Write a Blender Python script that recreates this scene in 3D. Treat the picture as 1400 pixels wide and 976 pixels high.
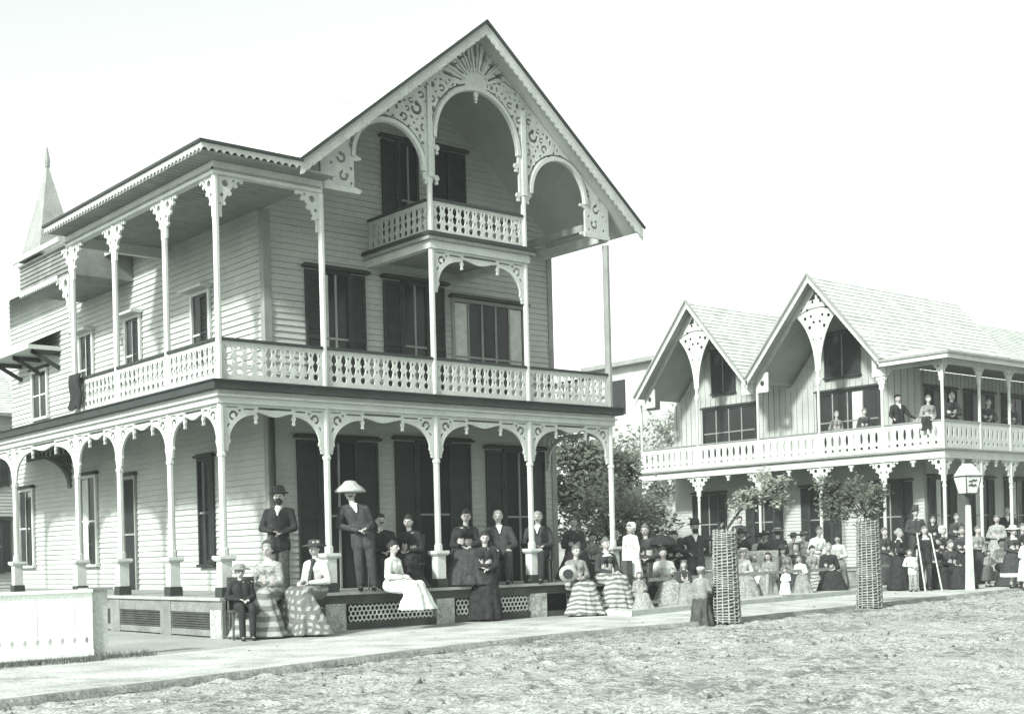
import bpy, math, random
import numpy as np
from mathutils import Vector, Matrix, noise
R = math.radians
random.seed(7)
for o in list(bpy.data.objects): bpy.data.objects.remove(o)
S = bpy.context.scene
COL = S.collection

# ---------------------------------------------------------------- camera
F, YAW, ROLL, HY = 1788.45, .7001, .025, 753.69
CX, CY, CZ = -9.8786, -18.8157, 1.25
cam = bpy.data.objects.new('camera', bpy.data.cameras.new('camera')); COL.objects.link(cam)
cam.data.sensor_width = 36; cam.data.sensor_fit = 'HORIZONTAL'
cam.data.lens = F / 1400 * 36
cam.data.shift_y = (HY - 488) / 1400
cam.data.clip_end = 3000; cam.data.clip_start = .1
rot = Matrix.Rotation(-YAW, 4, 'Z') @ Matrix.Rotation(math.pi/2, 4, 'X') @ Matrix.Rotation(-ROLL, 4, 'Z')
cam.matrix_world = Matrix.Translation((CX, CY, CZ)) @ rot
S.camera = cam
# ---------------------------------------------------------------- light
SUN_AZ = (-.97, -.24); SUN_EL = 31
w = bpy.data.worlds.new('World'); S.world = w; w.use_nodes = True
nt = w.node_tree; nt.nodes.clear()
sky = nt.nodes.new('ShaderNodeTexSky'); sky.sky_type = 'NISHITA'; sky.sun_disc = False
sky.sun_elevation = R(SUN_EL); sky.sun_rotation = math.atan2(SUN_AZ[0], SUN_AZ[1])
sky.air_density = 1.0; sky.dust_density = 1.6; sky.ozone_density = 0.5
hs = nt.nodes.new('ShaderNodeHueSaturation'); hs.inputs['Saturation'].default_value = .04
hs.inputs['Value'].default_value = 1.0
bg = nt.nodes.new('ShaderNodeBackground'); bg.inputs['Strength'].default_value = .15
out = nt.nodes.new('ShaderNodeOutputWorld')
nt.links.new(sky.outputs[0], hs.inputs['Color']); tn = nt.nodes.new('ShaderNodeVectorMath'); tn.operation = 'MULTIPLY'; tn.inputs[1].default_value = (.925, .965, .925)
nt.links.new(hs.outputs[0], tn.inputs[0]); nt.links.new(tn.outputs[0], bg.inputs[0]); nt.links.new(bg.outputs[0], out.inputs[0])
sl = bpy.data.lights.new('sun', 'SUN'); sl.energy = 3.5; sl.angle = R(5); sl.color = (1, .99, .96)
sun = bpy.data.objects.new('sun', sl); COL.objects.link(sun)
sd = Vector((SUN_AZ[0]*math.cos(R(SUN_EL)), SUN_AZ[1]*math.cos(R(SUN_EL)), math.sin(R(SUN_EL))))
sun.rotation_euler = sd.to_track_quat('Z', 'Y').to_euler()
S.view_settings.view_transform = 'Standard'; S.view_settings.look = 'None'
S.view_settings.exposure = 0.95; S.view_settings.gamma = 1

# ---------------------------------------------------------------- helpers
def ray(x, y):
    u, v = x-700, y-HY; c, s = math.cos(ROLL), math.sin(ROLL)
    a = u*c-v*s; b = u*s+v*c; fx, fy = math.sin(YAW), math.cos(YAW)
    return ((F*fx+a*fy)/F, (F*fy-a*fx)/F, -b/F)
def px_x(x, y, Y):      # world X where the sight line of a photo pixel meets the plane at depth Y
    d = ray(x, y); return CX+(Y-CY)/d[1]*d[0]

def mat(name, col, rough=.8, var=.12, scale=6, fine=0, bump=0, bscale=60, tint=(.93, 1, .94), stain=None, metallic=0, spec=.3):
    m = bpy.data.materials.new(name); m.use_nodes = True; t = m.node_tree; n = t.nodes; L = t.links
    b = n['Principled BSDF']; b.inputs['Roughness'].default_value = rough; b.inputs['Metallic'].default_value = metallic
    b.inputs['Specular IOR Level'].default_value = spec
    if isinstance(col, (int, float)): col = tuple(col*k for k in tint)
    tc = n.new('ShaderNodeTexCoord'); no = n.new('ShaderNodeTexNoise'); no.inputs['Scale'].default_value = scale
    no.inputs['Detail'].default_value = 6 if name != 'rough_dirt_road' else 12; no.inputs['Roughness'].default_value = .5 if name != 'rough_dirt_road' else .78; L.new(tc.outputs['Object'], no.inputs['Vector'])
    mr = n.new('ShaderNodeMapRange'); mr.inputs['From Min'].default_value = .3; mr.inputs['From Max'].default_value = .7
    mr.inputs['To Min'].default_value = 1-var; mr.inputs['To Max'].default_value = 1+var
    L.new(no.outputs['Fac'], mr.inputs['Value'])
    val = mr.outputs[0]
    if fine:
        n2 = n.new('ShaderNodeTexNoise'); n2.inputs['Scale'].default_value = 38; n2.inputs['Detail'].default_value = 3
        L.new(tc.outputs['Object'], n2.inputs['Vector'])
        m2 = n.new('ShaderNodeMapRange'); m2.inputs['From Min'].default_value = .35; m2.inputs['From Max'].default_value = .65
        m2.inputs['To Min'].default_value = 1-fine; m2.inputs['To Max'].default_value = 1+fine
        L.new(n2.outputs['Fac'], m2.inputs['Value'])
        mm = n.new('ShaderNodeMath'); mm.operation = 'MULTIPLY'; L.new(val, mm.inputs[0]); L.new(m2.outputs[0], mm.inputs[1]); val = mm.outputs[0]
    mx = n.new('ShaderNodeVectorMath'); mx.operation = 'SCALE'; mx.inputs[0].default_value = col
    L.new(val, mx.inputs['Scale']); L.new(mx.outputs[0], b.inputs['Base Color'])
    if bump:
        n3 = n.new('ShaderNodeTexNoise'); n3.inputs['Scale'].default_value = bscale; n3.inputs['Detail'].default_value = 4
        L.new(tc.outputs['Object'], n3.inputs['Vector'])
        bp = n.new('ShaderNodeBump'); bp.inputs['Strength'].default_value = bump; bp.inputs['Distance'].default_value = .03
        L.new(n3.outputs['Fac'], bp.inputs['Height']); L.new(bp.outputs[0], b.inputs['Normal'])
    return m
def stripe_mat(name, c1, c2, scale, axis='Z', second=None, dist=1.5):
    m = mat(name, c1, .9); t = m.node_tree; n = t.nodes; L = t.links; b = n['Principled BSDF']
    src = b.inputs['Base Color'].links[0].from_socket
    tc = n.new('ShaderNodeTexCoord')
    def wave(ax, sc):
        wv = n.new('ShaderNodeTexWave'); wv.bands_direction = ax; wv.inputs['Scale'].default_value = sc
        wv.inputs['Distortion'].default_value = dist; wv.inputs['Detail'].default_value = 1
        L.new(tc.outputs['Object'], wv.inputs['Vector'])
        r = n.new('ShaderNodeMapRange'); r.inputs['From Min'].default_value = .45; r.inputs['From Max'].default_value = .6
        L.new(wv.outputs['Fac'], r.inputs['Value']); return r.outputs[0]
    f = wave(axis, scale)
    if second:
        g = wave(second, scale*.8); a = n.new('ShaderNodeMath'); a.operation = 'MULTIPLY'; L.new(f, a.inputs[0]); L.new(g, a.inputs[1]); f = a.outputs[0]
    mix = n.new('ShaderNodeMix'); mix.data_type = 'RGBA'; L.new(f, mix.inputs['Factor'])
    L.new(src, mix.inputs[6]); mix.inputs[7].default_value = (c2*.93, c2, c2*.945, 1); L.new(mix.outputs[2], b.inputs['Base Color'])
    return m
M = {}
M['white'] = mat('white_paint', .46, .6, .1, 3, .1)
M['white2'] = mat('weathered_white_paint', .42, .7, .12, 4, .15)
M['fret'] = mat('fretwork_paint', .44, .7, .1, 5, .12)
M['siding'] = mat('painted_clapboard', .37, .75, .12, 1.1, .13, .15, 40)
M['batten'] = mat('board_and_batten_paint', .36, .75, .15, 1.2, .15)
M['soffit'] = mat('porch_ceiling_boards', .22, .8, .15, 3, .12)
M['trim'] = mat('dark_green_trim', .035, .6, .2, 3, .15, tint=(.8, 1, .95))
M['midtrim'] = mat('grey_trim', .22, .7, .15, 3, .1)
M['shutter'] = mat('shutter_paint', .03, .6, .25, 4, .2, tint=(.8, 1, .97))
M['glass'] = mat('window_glass', .02, .18, .2, 2, spec=.28, tint=(.85, 1, 1))
M['curtain'] = mat('curtain_cloth', .45, .9, .15, 8)
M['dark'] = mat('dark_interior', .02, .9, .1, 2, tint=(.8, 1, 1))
M['roof'] = mat('weathered_wood_shingles', .52, .85, .2, 2.5, .25)
M['roofdark'] = mat('grey_wood_shingles', .25, .85, .2, 3, .2)
M['deck'] = mat('worn_deck_boards', .3, .8, .15, 3, .15)
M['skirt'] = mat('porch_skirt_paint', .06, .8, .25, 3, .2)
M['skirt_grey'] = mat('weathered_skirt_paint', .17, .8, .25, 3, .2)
M['fence'] = mat('whitewashed_boards', .84, .8, .1, 3, .1)
M['clod'] = mat('dirt_clods', .1, .95, .5, 3, .3)
M['pier'] = mat('porch_pier_masonry', .33, .9, .35, 9, .3, .4, 20)
M['lattice'] = mat('white_lattice', .55, .8, .15, 8, .15)
M['ground'] = mat('sandy_ground', .32, .95, .25, .6, .2, .6, 9)
M['walk'] = mat('pale_packed_sand', .45, .95, .28, 1.3, .25, .6, 14)
M['road'] = mat('rough_dirt_road', .34, .95, .3, .9, .45, .9, 9)
def specks(m, scale, lo, hi, k):
    t = m.node_tree; n = t.nodes; L = t.links; b = n['Principled BSDF']; src = b.inputs['Base Color'].links[0].from_socket
    tc = n.new('ShaderNodeTexCoord'); a = n.new('ShaderNodeTexNoise'); a.inputs['Scale'].default_value = scale; a.inputs['Detail'].default_value = 5; a.inputs['Roughness'].default_value = .65
    g = n.new('ShaderNodeTexNoise'); g.inputs['Scale'].default_value = .55; g.inputs['Detail'].default_value = 3
    L.new(tc.outputs['Object'], a.inputs['Vector']); L.new(tc.outputs['Object'], g.inputs['Vector'])
    ad = n.new('ShaderNodeMath'); ad.operation = 'MULTIPLY_ADD'; ad.inputs[1].default_value = .45; L.new(g.outputs['Fac'], ad.inputs[0]); L.new(a.outputs['Fac'], ad.inputs[2])
    r_ = n.new('ShaderNodeMapRange'); r_.inputs['From Min'].default_value = lo; r_.inputs['From Max'].default_value = hi; r_.inputs['To Min'].default_value = 1; r_.inputs['To Max'].default_value = k
    L.new(ad.outputs[0], r_.inputs['Value']); mx = n.new('ShaderNodeVectorMath'); mx.operation = 'SCALE'; L.new(src, mx.inputs[0]); L.new(r_.outputs[0], mx.inputs['Scale']); L.new(mx.outputs[0], b.inputs['Base Color'])
specks(M['road'], 7.5, .70, .86, .45)
specks(M['walk'], 3.0, .78, .95, .6)
M['kerb'] = mat('dirt_kerb', .22, .95, .35, 3, .3, .8, 12)
M['leaf'] = mat('tree_leaves', .11, .7, .55, 1.2, .3, tint=(.85, 1, .8))
M['leaf2'] = mat('pale_tree_leaves', .22, .7, .5, 1.2, .3, tint=(.9, 1, .85))
M['bark'] = mat('bark', .06, .9, .3, 6, .2, .5, 30)
M['wicker'] = mat('weathered_wicker', .26, .9, .3, 9, .2)
M['wickdark'] = mat('wicker_core', .07, .9, .2, 9)
M['rail'] = mat('weathered_rail', .3, .9, .25, 5, .2)
M['skin'] = mat('skin', .34, .6, .1, 20, 0, tint=(1, .97, .93))
M['black'] = mat('black_wool', .022, .9, .3, 12, .2, tint=(.9, 1, 1))
M['charcoal'] = mat('charcoal_cloth', .04, .9, .3, 12, .2, tint=(.9, 1, 1))
M['tweed'] = mat('tweed_cloth', .09, .9, .35, 25, .3)
M['grey'] = mat('grey_cloth', .2, .9, .25, 12, .2)
M['light'] = mat('light_cotton', .45, .9, .15, 10, .1)
M['whitec'] = mat('white_cotton', .68, .9, .1, 10, .08)
M['hair'] = mat('dark_hair', .025, .7, .3, 30)
M['greyhair'] = mat('grey_hair', .24, .7, .2, 30)
M['fairhair'] = mat('fair_hair', .12, .7, .2, 30)
M['straw'] = mat('straw_hat_weave', .34, .9, .2, 30, .2)
M['wood'] = mat('dark_chair_wood', .06, .6, .3, 8)
M['eye'] = mat('eyes', .03, .4, .1, 5)
M['grass'] = mat('dry_grass', .1, .9, .4, 3)
M['frosted'] = mat('frosted_lantern_glass', .55, .5, .1, 6)
M['stripe'] = stripe_mat('striped_skirt_cloth', .36, .13, 3.6, 'Z', dist=5)
M['band'] = stripe_mat('banded_skirt_cloth', .13, .28, 1.9, 'Z', dist=4)
M['plaid'] = stripe_mat('plaid_cloth', .12, .27, 3.0, 'X', 'Z', dist=7)
M['spot'] = mat('spotted_cloth', .25, .9, .4, 28, .25)

def tag(o, label=None, cat=None, group=None, kind=None):
    if label: o['label'] = label
    if cat: o['category'] = cat
    if group: o['group'] = group
    if kind: o['kind'] = kind
    return o
def link(name, me, m=None, parent=None, smooth=False, loc=None):
    o = bpy.data.objects.new(name, me); COL.objects.link(o)
    if m is not None and not me.materials: me.materials.append(M[m] if isinstance(m, str) else m)
    if parent: o.parent = parent
    if loc is not None: o.location = loc
    if smooth:
        me.polygons.foreach_set('use_smooth', [True]*len(me.polygons))
    return o
def empty(name, loc=(0, 0, 0), rz=0, label=None, cat=None, group=None):
    o = bpy.data.objects.new(name, None); COL.objects.link(o); o.location = loc; o.rotation_euler = (0, 0, rz); o.empty_display_size = .1
    return tag(o, label, cat, group)
class MB:
    def __init__(s): s.v = []; s.f = []
    def poly(s, pts): 
        k = len(s.v); s.v += [tuple(p) for p in pts]; s.f.append(tuple(range(k, k+len(pts)))); return s
    def box(s, x0, x1, y0, y1, z0, z1):
        k = len(s.v)
        s.v += [(x0,y0,z0),(x1,y0,z0),(x1,y1,z0),(x0,y1,z0),(x0,y0,z1),(x1,y0,z1),(x1,y1,z1),(x0,y1,z1)]
        s.f += [tuple(k+i for i in q) for q in ((0,3,2,1),(4,5,6,7),(0,1,5,4),(1,2,6,5),(2,3,7,6),(3,0,4,7))]
        return s
    def prism(s, cx, cy, prof, n=8, rot=None):   # prof list (z, r): ring lathe, n sides
        k = len(s.v); a0 = math.pi/n if rot is None else rot
        for z, r in prof:
            for i in range(n):
                a = a0+2*math.pi*i/n; s.v.append((cx+r*math.cos(a), cy+r*math.sin(a), z))
        for j in range(len(prof)-1):
            for i in range(n):
                s.f.append((k+j*n+i, k+j*n+(i+1) % n, k+(j+1)*n+(i+1) % n, k+(j+1)*n+i))
        s.f.append(tuple(k+i for i in reversed(range(n)))); s.f.append(tuple(k+(len(prof)-1)*n+i for i in range(n)))
        return s
    def sq(s, cx, cy, prof):   # square section with half width
        for (z, r) in prof: pass
        return s.prism(cx, cy, [(z, r*1.4142) for z, r in prof], 4, math.pi/4)
    def beam(s, a, b, wdt, h):     # rectangular bar between two points
        a = Vector(a); b = Vector(b); d = (b-a).normalized()
        up = Vector((0, 0, 1)) if abs(d.z) < .95 else Vector((0, 1, 0))
        x = d.cross(up).normalized()*wdt/2; y = x.cross(d).normalized()*h/2
        k = len(s.v)
        for p in (a, b):
            for sx, sy in ((-1,-1),(1,-1),(1,1),(-1,1)): s.v.append(tuple(p+x*sx+y*sy))
        s.f += [tuple(k+i for i in q) for q in ((0,1,2,3),(7,6,5,4),(0,4,5,1),(1,5,6,2),(2,6,7,3),(3,7,4,0))]
        return s
    def cap(s, a, b, ra, rb, n=10):   # tapered capsule
        a = Vector(a); b = Vector(b); d = b-a
        if d.length < 1e-5: d = Vector((0, 0, 1e-4))
        dn = d.normalized(); up = Vector((0, 0, 1)) if abs(dn.z) < .9 else Vector((0, 1, 0))
        x = dn.cross(up).normalized(); y = dn.cross(x)
        k = len(s.v); rings = []
        for t in (-90, -60, -30, 0): rings.append((a+dn*ra*math.sin(R(t)), max(ra*math.cos(R(t)), 1e-4)))
        for t in (0, 30, 60, 90): rings.append((b+dn*rb*math.sin(R(t)), max(rb*math.cos(R(t)), 1e-4)))
        for c, r in rings:
            for i in range(n):
                q = 2*math.pi*i/n; s.v.append(tuple(c+x*r*math.cos(q)+y*r*math.sin(q)))
        for j in range(len(rings)-1):
            for i in range(n): s.f.append((k+j*n+i, k+(j+1)*n+i, k+(j+1)*n+(i+1) % n, k+j*n+(i+1) % n))
        s.f.append(tuple(k+i for i in range(n))); s.f.append(tuple(k+7*n+i for i in reversed(range(n))))
        return s
    def ell(s, c, r, n=14, m=9):
        k = len(s.v)
        for j in range(m+1):
            t = math.pi*j/m-math.pi/2
            for i in range(n):
                q = 2*math.pi*i/n
                s.v.append((c[0]+r[0]*max(math.cos(t), 1e-3)*math.cos(q), c[1]+r[1]*max(math.cos(t), 1e-3)*math.sin(q), c[2]+r[2]*math.sin(t)))
        for j in range(m):
            for i in range(n): s.f.append((k+j*n+i, k+j*n+(i+1) % n, k+(j+1)*n+(i+1) % n, k+(j+1)*n+i))
        s.f.append(tuple(k+i for i in reversed(range(n)))); s.f.append(tuple(k+m*n+i for i in range(n)))
        return s
    def loft(s, secs, n=20, folds=0, fa=0):    # secs: (center, rx, ry) horizontal ellipses
        k = len(s.v); q0 = random.random()*6
        for j, (c, rx, ry) in enumerate(secs):
            g = fa*j/max(1, len(secs)-1)
            for i in range(n):
                q = 2*math.pi*i/n; w_ = 1+g*math.sin(folds*q+q0)
                s.v.append((c[0]+rx*w_*math.cos(q), c[1]+ry*w_*math.sin(q), c[2]))
        for j in range(len(secs)-1):
            for i in range(n): s.f.append((k+j*n+i, k+j*n+(i+1) % n, k+(j+1)*n+(i+1) % n, k+(j+1)*n+i))
        s.f.append(tuple(k+i for i in reversed(range(n)))); s.f.append(tuple(k+(len(secs)-1)*n+i for i in range(n)))
        return s
    def mesh(s, name):
        me = bpy.data.meshes.new(name); me.from_pydata(s.v, [], s.f); me.update(); return me
    def build(s, name, m, parent=None, smooth=False, loc=None, remesh=None):
        if not s.v: return None
        o = link(name, s.mesh(name), m, parent, smooth, loc)
        if remesh:
            md = o.modifiers.new('union', 'REMESH'); md.mode = 'VOXEL'; md.voxel_size = remesh; md.use_smooth_shade = True
            if remesh > .007:
                sm = o.modifiers.new('soft', 'SMOOTH'); sm.factor = .5; sm.iterations = 2
        return o

# ---- fretwork: any sawn pattern given as a signed field, cut out of a board of real thickness
def fret(f, u0, u1, v0, v1, c):
    nu = max(2, int(round((u1-u0)/c)))+1; nv = max(2, int(round((v1-v0)/c)))+1
    us = np.concatenate([[u0-1e-4], np.linspace(u0, u1, nu), [u1+1e-4]]); vs = np.concatenate([[v0-1e-4], np.linspace(v0, v1, nv), [v1+1e-4]])
    U, V = np.meshgrid(us, vs, indexing='ij'); G = f(U, V).astype(float)
    G[0, :] = G[-1, :] = -1; G[:, 0] = G[:, -1] = -1; G[G == 0] = -1e-6
    P = []; idx = {}; polys = []; edges = []
    def vert(key, p):
        if key not in idx: idx[key] = len(P); P.append(p)
        return idx[key]
    def corner(i, j): return vert((i, j), (us[i], vs[j]))
    def cross(i, j, k, l):
        key = ('e', min((i, j), (k, l)), max((i, j), (k, l))); a, b = G[i, j], G[k, l]; t = a/(a-b)
        return vert(key, (us[i]+(us[k]-us[i])*t, vs[j]+(vs[l]-vs[j])*t))
    B = G > 0; cnt = B[:-1, :-1].astype(int)+B[1:, :-1]+B[1:, 1:]+B[:-1, 1:]
    for j in range(len(vs)-1):
        run = None
        for i in range(len(us)-1):
            k = cnt[i, j]
            if k == 4:
                if run is None: run = i
                continue
            if run is not None:
                polys.append([corner(run, j), corner(i, j), corner(i, j+1), corner(run, j+1)]); run = None
            if k == 0: continue
            cs = ((i, j), (i+1, j), (i+1, j+1), (i, j+1)); poly = []; ex = None; first = None
            for q in range(4):
                a, b = cs[q], cs[(q+1) % 4]; pa, pb = B[a], B[b]
                if pa: poly.append(corner(*a))
                if pa != pb:
                    x = cross(*a, *b); poly.append(x)
                    if pa: ex = x
                    elif ex is not None: edges.append((ex, x)); ex = None
                    else: first = x
            if ex is not None and first is not None: edges.append((ex, first))
            if len(poly) > 2: polys.append(poly)
    return P, polys, edges
def fret_mesh(name, f, u0, u1, v0, v1, c, plane, at, th):
    """plane 'x': board runs along X, at Y=at (front face towards -Y).  'y': runs along Y at X=at (front towards -X)"""
    P, polys, edges = fret(f, u0, u1, v0, v1, c); n = len(P)
    if plane == 'x': V = [(u, at, v) for u, v in P]+[(u, at+th, v) for u, v in P]
    else: V = [(at, u, v) for u, v in P]+[(at+th, u, v) for u, v in P]
    Fc = []
    for p in polys:
        Fc.append(tuple(p)); Fc.append(tuple(n+i for i in reversed(p)))
    for a, b in edges: Fc.append((b, a, n+a, n+b))
    if plane == 'y': Fc = [tuple(reversed(q)) for q in Fc]
    me = bpy.data.meshes.new(name); me.from_pydata(V, [], Fc); me.update(); return me
def circ(U, V, x, y, r): return r-np.hypot(U-x, V-y)
def rect(U, V, a, b, c, d): return np.minimum(np.minimum(U-a, b-U), np.minimum(V-c, d-V))
def ring(U, V, x, y, r, w_): return w_-np.abs(np.hypot(U-x, V-y)-r)
def line(U, V, x0, y0, x1, y1, w_):
    dx, dy = x1-x0, y1-y0; l2 = dx*dx+dy*dy
    t = np.clip(((U-x0)*dx+(V-y0)*dy)/l2, 0, 1); return w_-np.hypot(U-x0-t*dx, V-y0-t*dy)
def un(*a):
    r = a[0]
    for b in a[1:]: r = np.maximum(r, b)
    return r
def cut(a, *b):
    for k in b: a = np.minimum(a, -k)
    return a
def cscroll(U, V, x, y, r, w_, ang):     # C shaped scroll with a bulb at its end
    a = np.arctan2(V-y, U-x)-ang; a = np.arctan2(np.sin(a), np.cos(a))
    return un(np.minimum(ring(U, V, x, y, r, w_), np.abs(a)-.7), circ(U, V, x+r*math.cos(ang+.7), y+r*math.sin(ang+.7), w_*1.7))

_bal = {}
def balustrade(L, H=.62, p=.185):
    """sawn-board balustrade, u 0..L, v 0..H"""
    n = max(1, round((L-.08)/p)); pp = (L-.08)/n
    def f(U, V):
        x = np.mod(U-.04, pp)-pp/2; k = H/.62
        hw = .060*np.sqrt(np.clip(1-((V-.385*k)/(.165*k))**2, 0, 1)); hw = hw*(1-.62*np.exp(-((V-.385*k)/.03)**2))
        lens = np.where(np.abs(V-.385*k) < .165*k, hw-np.abs(x), -.02)
        dia = .052-np.hypot(x, (V-.14*k)*.95)
        xs = np.abs(x)-pp/2
        d2 = .026-(np.abs(xs)+np.abs(V-.30*k)*.6); d3 = .028-(np.abs(xs)+np.abs(V-.50*k)*.7)
        s = np.minimum(U, L-U)
        g = cut(np.full_like(U, .05), lens, dia, d2, d3)
        return np.where(s < .03, .05, g)
    return f
def arch_screen(L, H, deep=.85, a_frac=.31):
    """porch arch, u 0..L, v -H..0 (0 = underside of beam)"""
    a = max(.42, a_frac*L); zc = -deep; ry = deep-.13; rx = a-.05
    def f(U0, V):
        U = np.minimum(U0, L-U0)
        e = np.sqrt(((U-a)/rx)**2+((np.maximum(V, zc)-zc)/ry)**2)
        dist = (e-1)*min(rx, ry)
        outside = np.where(U < a, dist, V+.13)
        solid = np.where(V > zc, outside+.0, -1)
        sp = solid
        holes = un(cscroll(U, V, .17, -.19, .062, .021, -.6), cscroll(U, V, .09, -.36, .030, .013, .8),
                   circ(U, V, .28, -.10, .024), line(U, V, .36, -.075, a-.04, -.075, .014), line(U, V, .05, -.44, .045, -.50, .010),
                   line(U, V, .04, -.055, .24, -.055, .010))
        rim = np.where((U < a) & (V > zc), .032-np.abs(dist+.0), -1)
        cen = np.where(U >= a-.02, np.minimum(V+.15-.035*np.cos(np.clip((U-a)/(L/2-a), 0, 1)*math.pi), .05), -1)
        cen = cut(cen, np.where(U > a+.03, .02-np.abs(V+.055), -1)*1.0)
        g = un(cut(np.minimum(sp, np.where(U < a, 1, -1)), holes), rim, cen)
        pend = un(circ(U, V, a, -.20, .036), rect(U, V, a-.015, a+.015, -.27, -.12), circ(U, V, a, -.285, .024))
        knob = un(circ(U, V, .055, zc-.0, .05), rect(U, V, 0, .075, zc-.10, zc), circ(U, V, .03, zc-.13, .036))
        return un(g, pend, knob)
    return f
def bracket(W, H):
    """Y bracket half, u 0..W away from post, v -H..0"""
    def f(U, V):
        e = (np.abs((U-W)/W)**1.35+np.abs((V+H)/H)**1.35)**(1/1.35)
        body = np.minimum((e-1)*W*.8, rect(U, V, 0, W, -H, 0))
        holes = un(circ(U, V, W*.28, -H*.17, W*.13), circ(U, V, W*.13, -H*.46, W*.075), circ(U, V, W*.62, -H*.09, W*.055), circ(U, V, W*.06, -H*.68, W*.035),
                   )
        lobes = un(circ(U, V, W*.95, -H*.06, W*.09), circ(U, V, W*.44, -H*.40, W*.09), circ(U, V, W*.22, -H*.66, W*.07), circ(U, V, W*.70, -H*.20, W*.08), rect(U, V, 0, .05, -H, 0))
        return un(cut(body, holes), cut(lobes, holes))
    return f
_cache = {}
def put_fret(name, key, f, L, v0, v1, c, plane, origin, th, mt, parent, flip=False):
    """board in local coordinates starting at origin; running +X or +Y; cached by key"""
    k = (key, round(L, 2), plane, flip)
    if k not in _cache:
        g = (lambda U, V: f(L-U, V)) if flip else f
        me = fret_mesh(name, g, 0, L, v0, v1, c, plane, 0, th); me.materials.append(M[mt]); _cache[k] = me
    return link(name, _cache[k], None, parent, loc=origin)

crn = random.Random(21)
def clap(name, plane, at, a0, a1, z0, z1, parent, mt='siding', top=None, h=.115, out=-1, gaps=()):
    """lapped boards facing -X ('y' plane) or -Y ('x' plane). top(z)->(lo,hi) limits"""
    mb = MB(); z = z0
    while z < z1-.01:
        zt = min(z+h, z1); zm = (z+zt)/2; lo, hi = a0, a1
        if top:
            l2, h2 = top(zm); lo, hi = max(lo, l2), min(hi, h2)
        if hi-lo > .05:
            x = lo; 
            while x < hi-.01:          # butt jointed boards, each a touch out of line
                xe = min(hi, x+crn.uniform(1.6, 4.2)); 
                if hi-xe < .4: xe = hi
                j = crn.uniform(-.004, .004); y0, y1 = at-.030+j, at-.003; g_ = .003 if xe < hi else 0
                zz = z+crn.uniform(-.003, .003)
                if plane == 'x':
                    mb.poly([(x, y0, zz), (xe-g_, y0, zz), (xe-g_, y1, zt), (x, y1, zt)]); mb.poly([(x, at, zz), (xe-g_, at, zz), (xe-g_, y0, zz), (x, y0, zz)])
                else:
                    mb.poly([(y0, xe-g_, zz), (y0, x, zz), (y1, x, zt), (y1, xe-g_, zt)]); mb.poly([(at, xe-g_, zz), (at, x, zz), (y0, x, zz), (y0, xe-g_, zz)])
                x = xe
        z += h
    return mb.build(name, mt, parent)
def louver(mb, plane, at, a0, a1, z0, z1):
    """louvered shutter with frame proud of plane 'at' (towards the viewer side, negative)"""
    def bx(p, q, r, s, d0, d1):
        if plane == 'x': mb.box(p, q, at-d1, at-d0, r, s)
        else: mb.box(at-d1, at-d0, p, q, r, s)
    st = .045
    bx(a0, a0+st, z0, z1, 0, .04); bx(a1-st, a1, z0, z1, 0, .04)
    zm = (z0+z1)/2
    for z in (z0, zm-.03, z1-.06): bx(a0+st, a1-st, z, z+.06, 0, .038)
    z = z0+.07
    while z < z1-.08:
        if abs(z-zm) > .05: bx(a0+st, a1-st, z, z+.028, .005, .026)
        z += .05
    bx(a0+st, a1-st, z0, z1, 0, .004)
def window(parent, plane, at, a0, a1, z0, z1, name='window', leafs=2, hood=.12, sh_l=0, sh_r=0, pane='glass', trim='shutter', frame_w=.06, split=True, hoodm='trim', lights=()):
    def bx(mb, p, q, r, s, d0, d1):
        if plane == 'x': mb.box(p, q, at-d1, at-d0, r, s)
        else: mb.box(at-d1, at-d0, p, q, r, s)
    at = at-.03
    fr = MB(); w_ = frame_w
    bx(fr, a0-w_, a0, z0, z1, 0, .05); bx(fr, a1, a1+w_, z0, z1, 0, .05); bx(fr, a0-w_, a1+w_, z1, z1+.07, 0, .052)
    bx(fr, a0-w_-.03, a1+w_+.03, z0-.06, z0, 0, .09)
    fo = fr.build(name, trim, parent)
    hd = MB(); bx(hd, a0-w_-.06-sh_l, a1+w_+.06+sh_r, z1+.072, z1+.12, 0, hood); bx(hd, a0-w_-.02-sh_l, a1+w_+.02+sh_r, z1+.122, z1+.15, 0, hood*.6)
    hd.build('hood', hoodm, fo)
    p = MB(); bx(p, a0, a1, z0, z1, 0, .006); p.build('pane', pane, fo)
    s = MB(); n = leafs
    for i in range(1, n): 
        x = a0+(a1-a0)*i/n; bx(s, x-.02, x+.02, z0, z1, .006, .03)
    if split: bx(s, a0, a1, (z0+z1)/2-.02, (z0+z1)/2+.02, .006, .028)
    s.build('sash', 'midtrim' if trim != 'white' else 'white', fo)
    for wdt, q0, q1 in ((sh_l, a0-w_-sh_l, a0-w_), (sh_r, a1+w_, a1+w_+sh_r)):
        if wdt:
            k = MB(); louver(k, plane, at-.0, q0, q1, z0-.02, z1+.04); k.build('shutter', 'shutter', fo)
    for q0, q1 in lights:
        c = MB(); bx(c, q0, q1, z0+.02, z1-.02, .007, .012); c.build('curtain', 'curtain', fo)
    return fo
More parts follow.
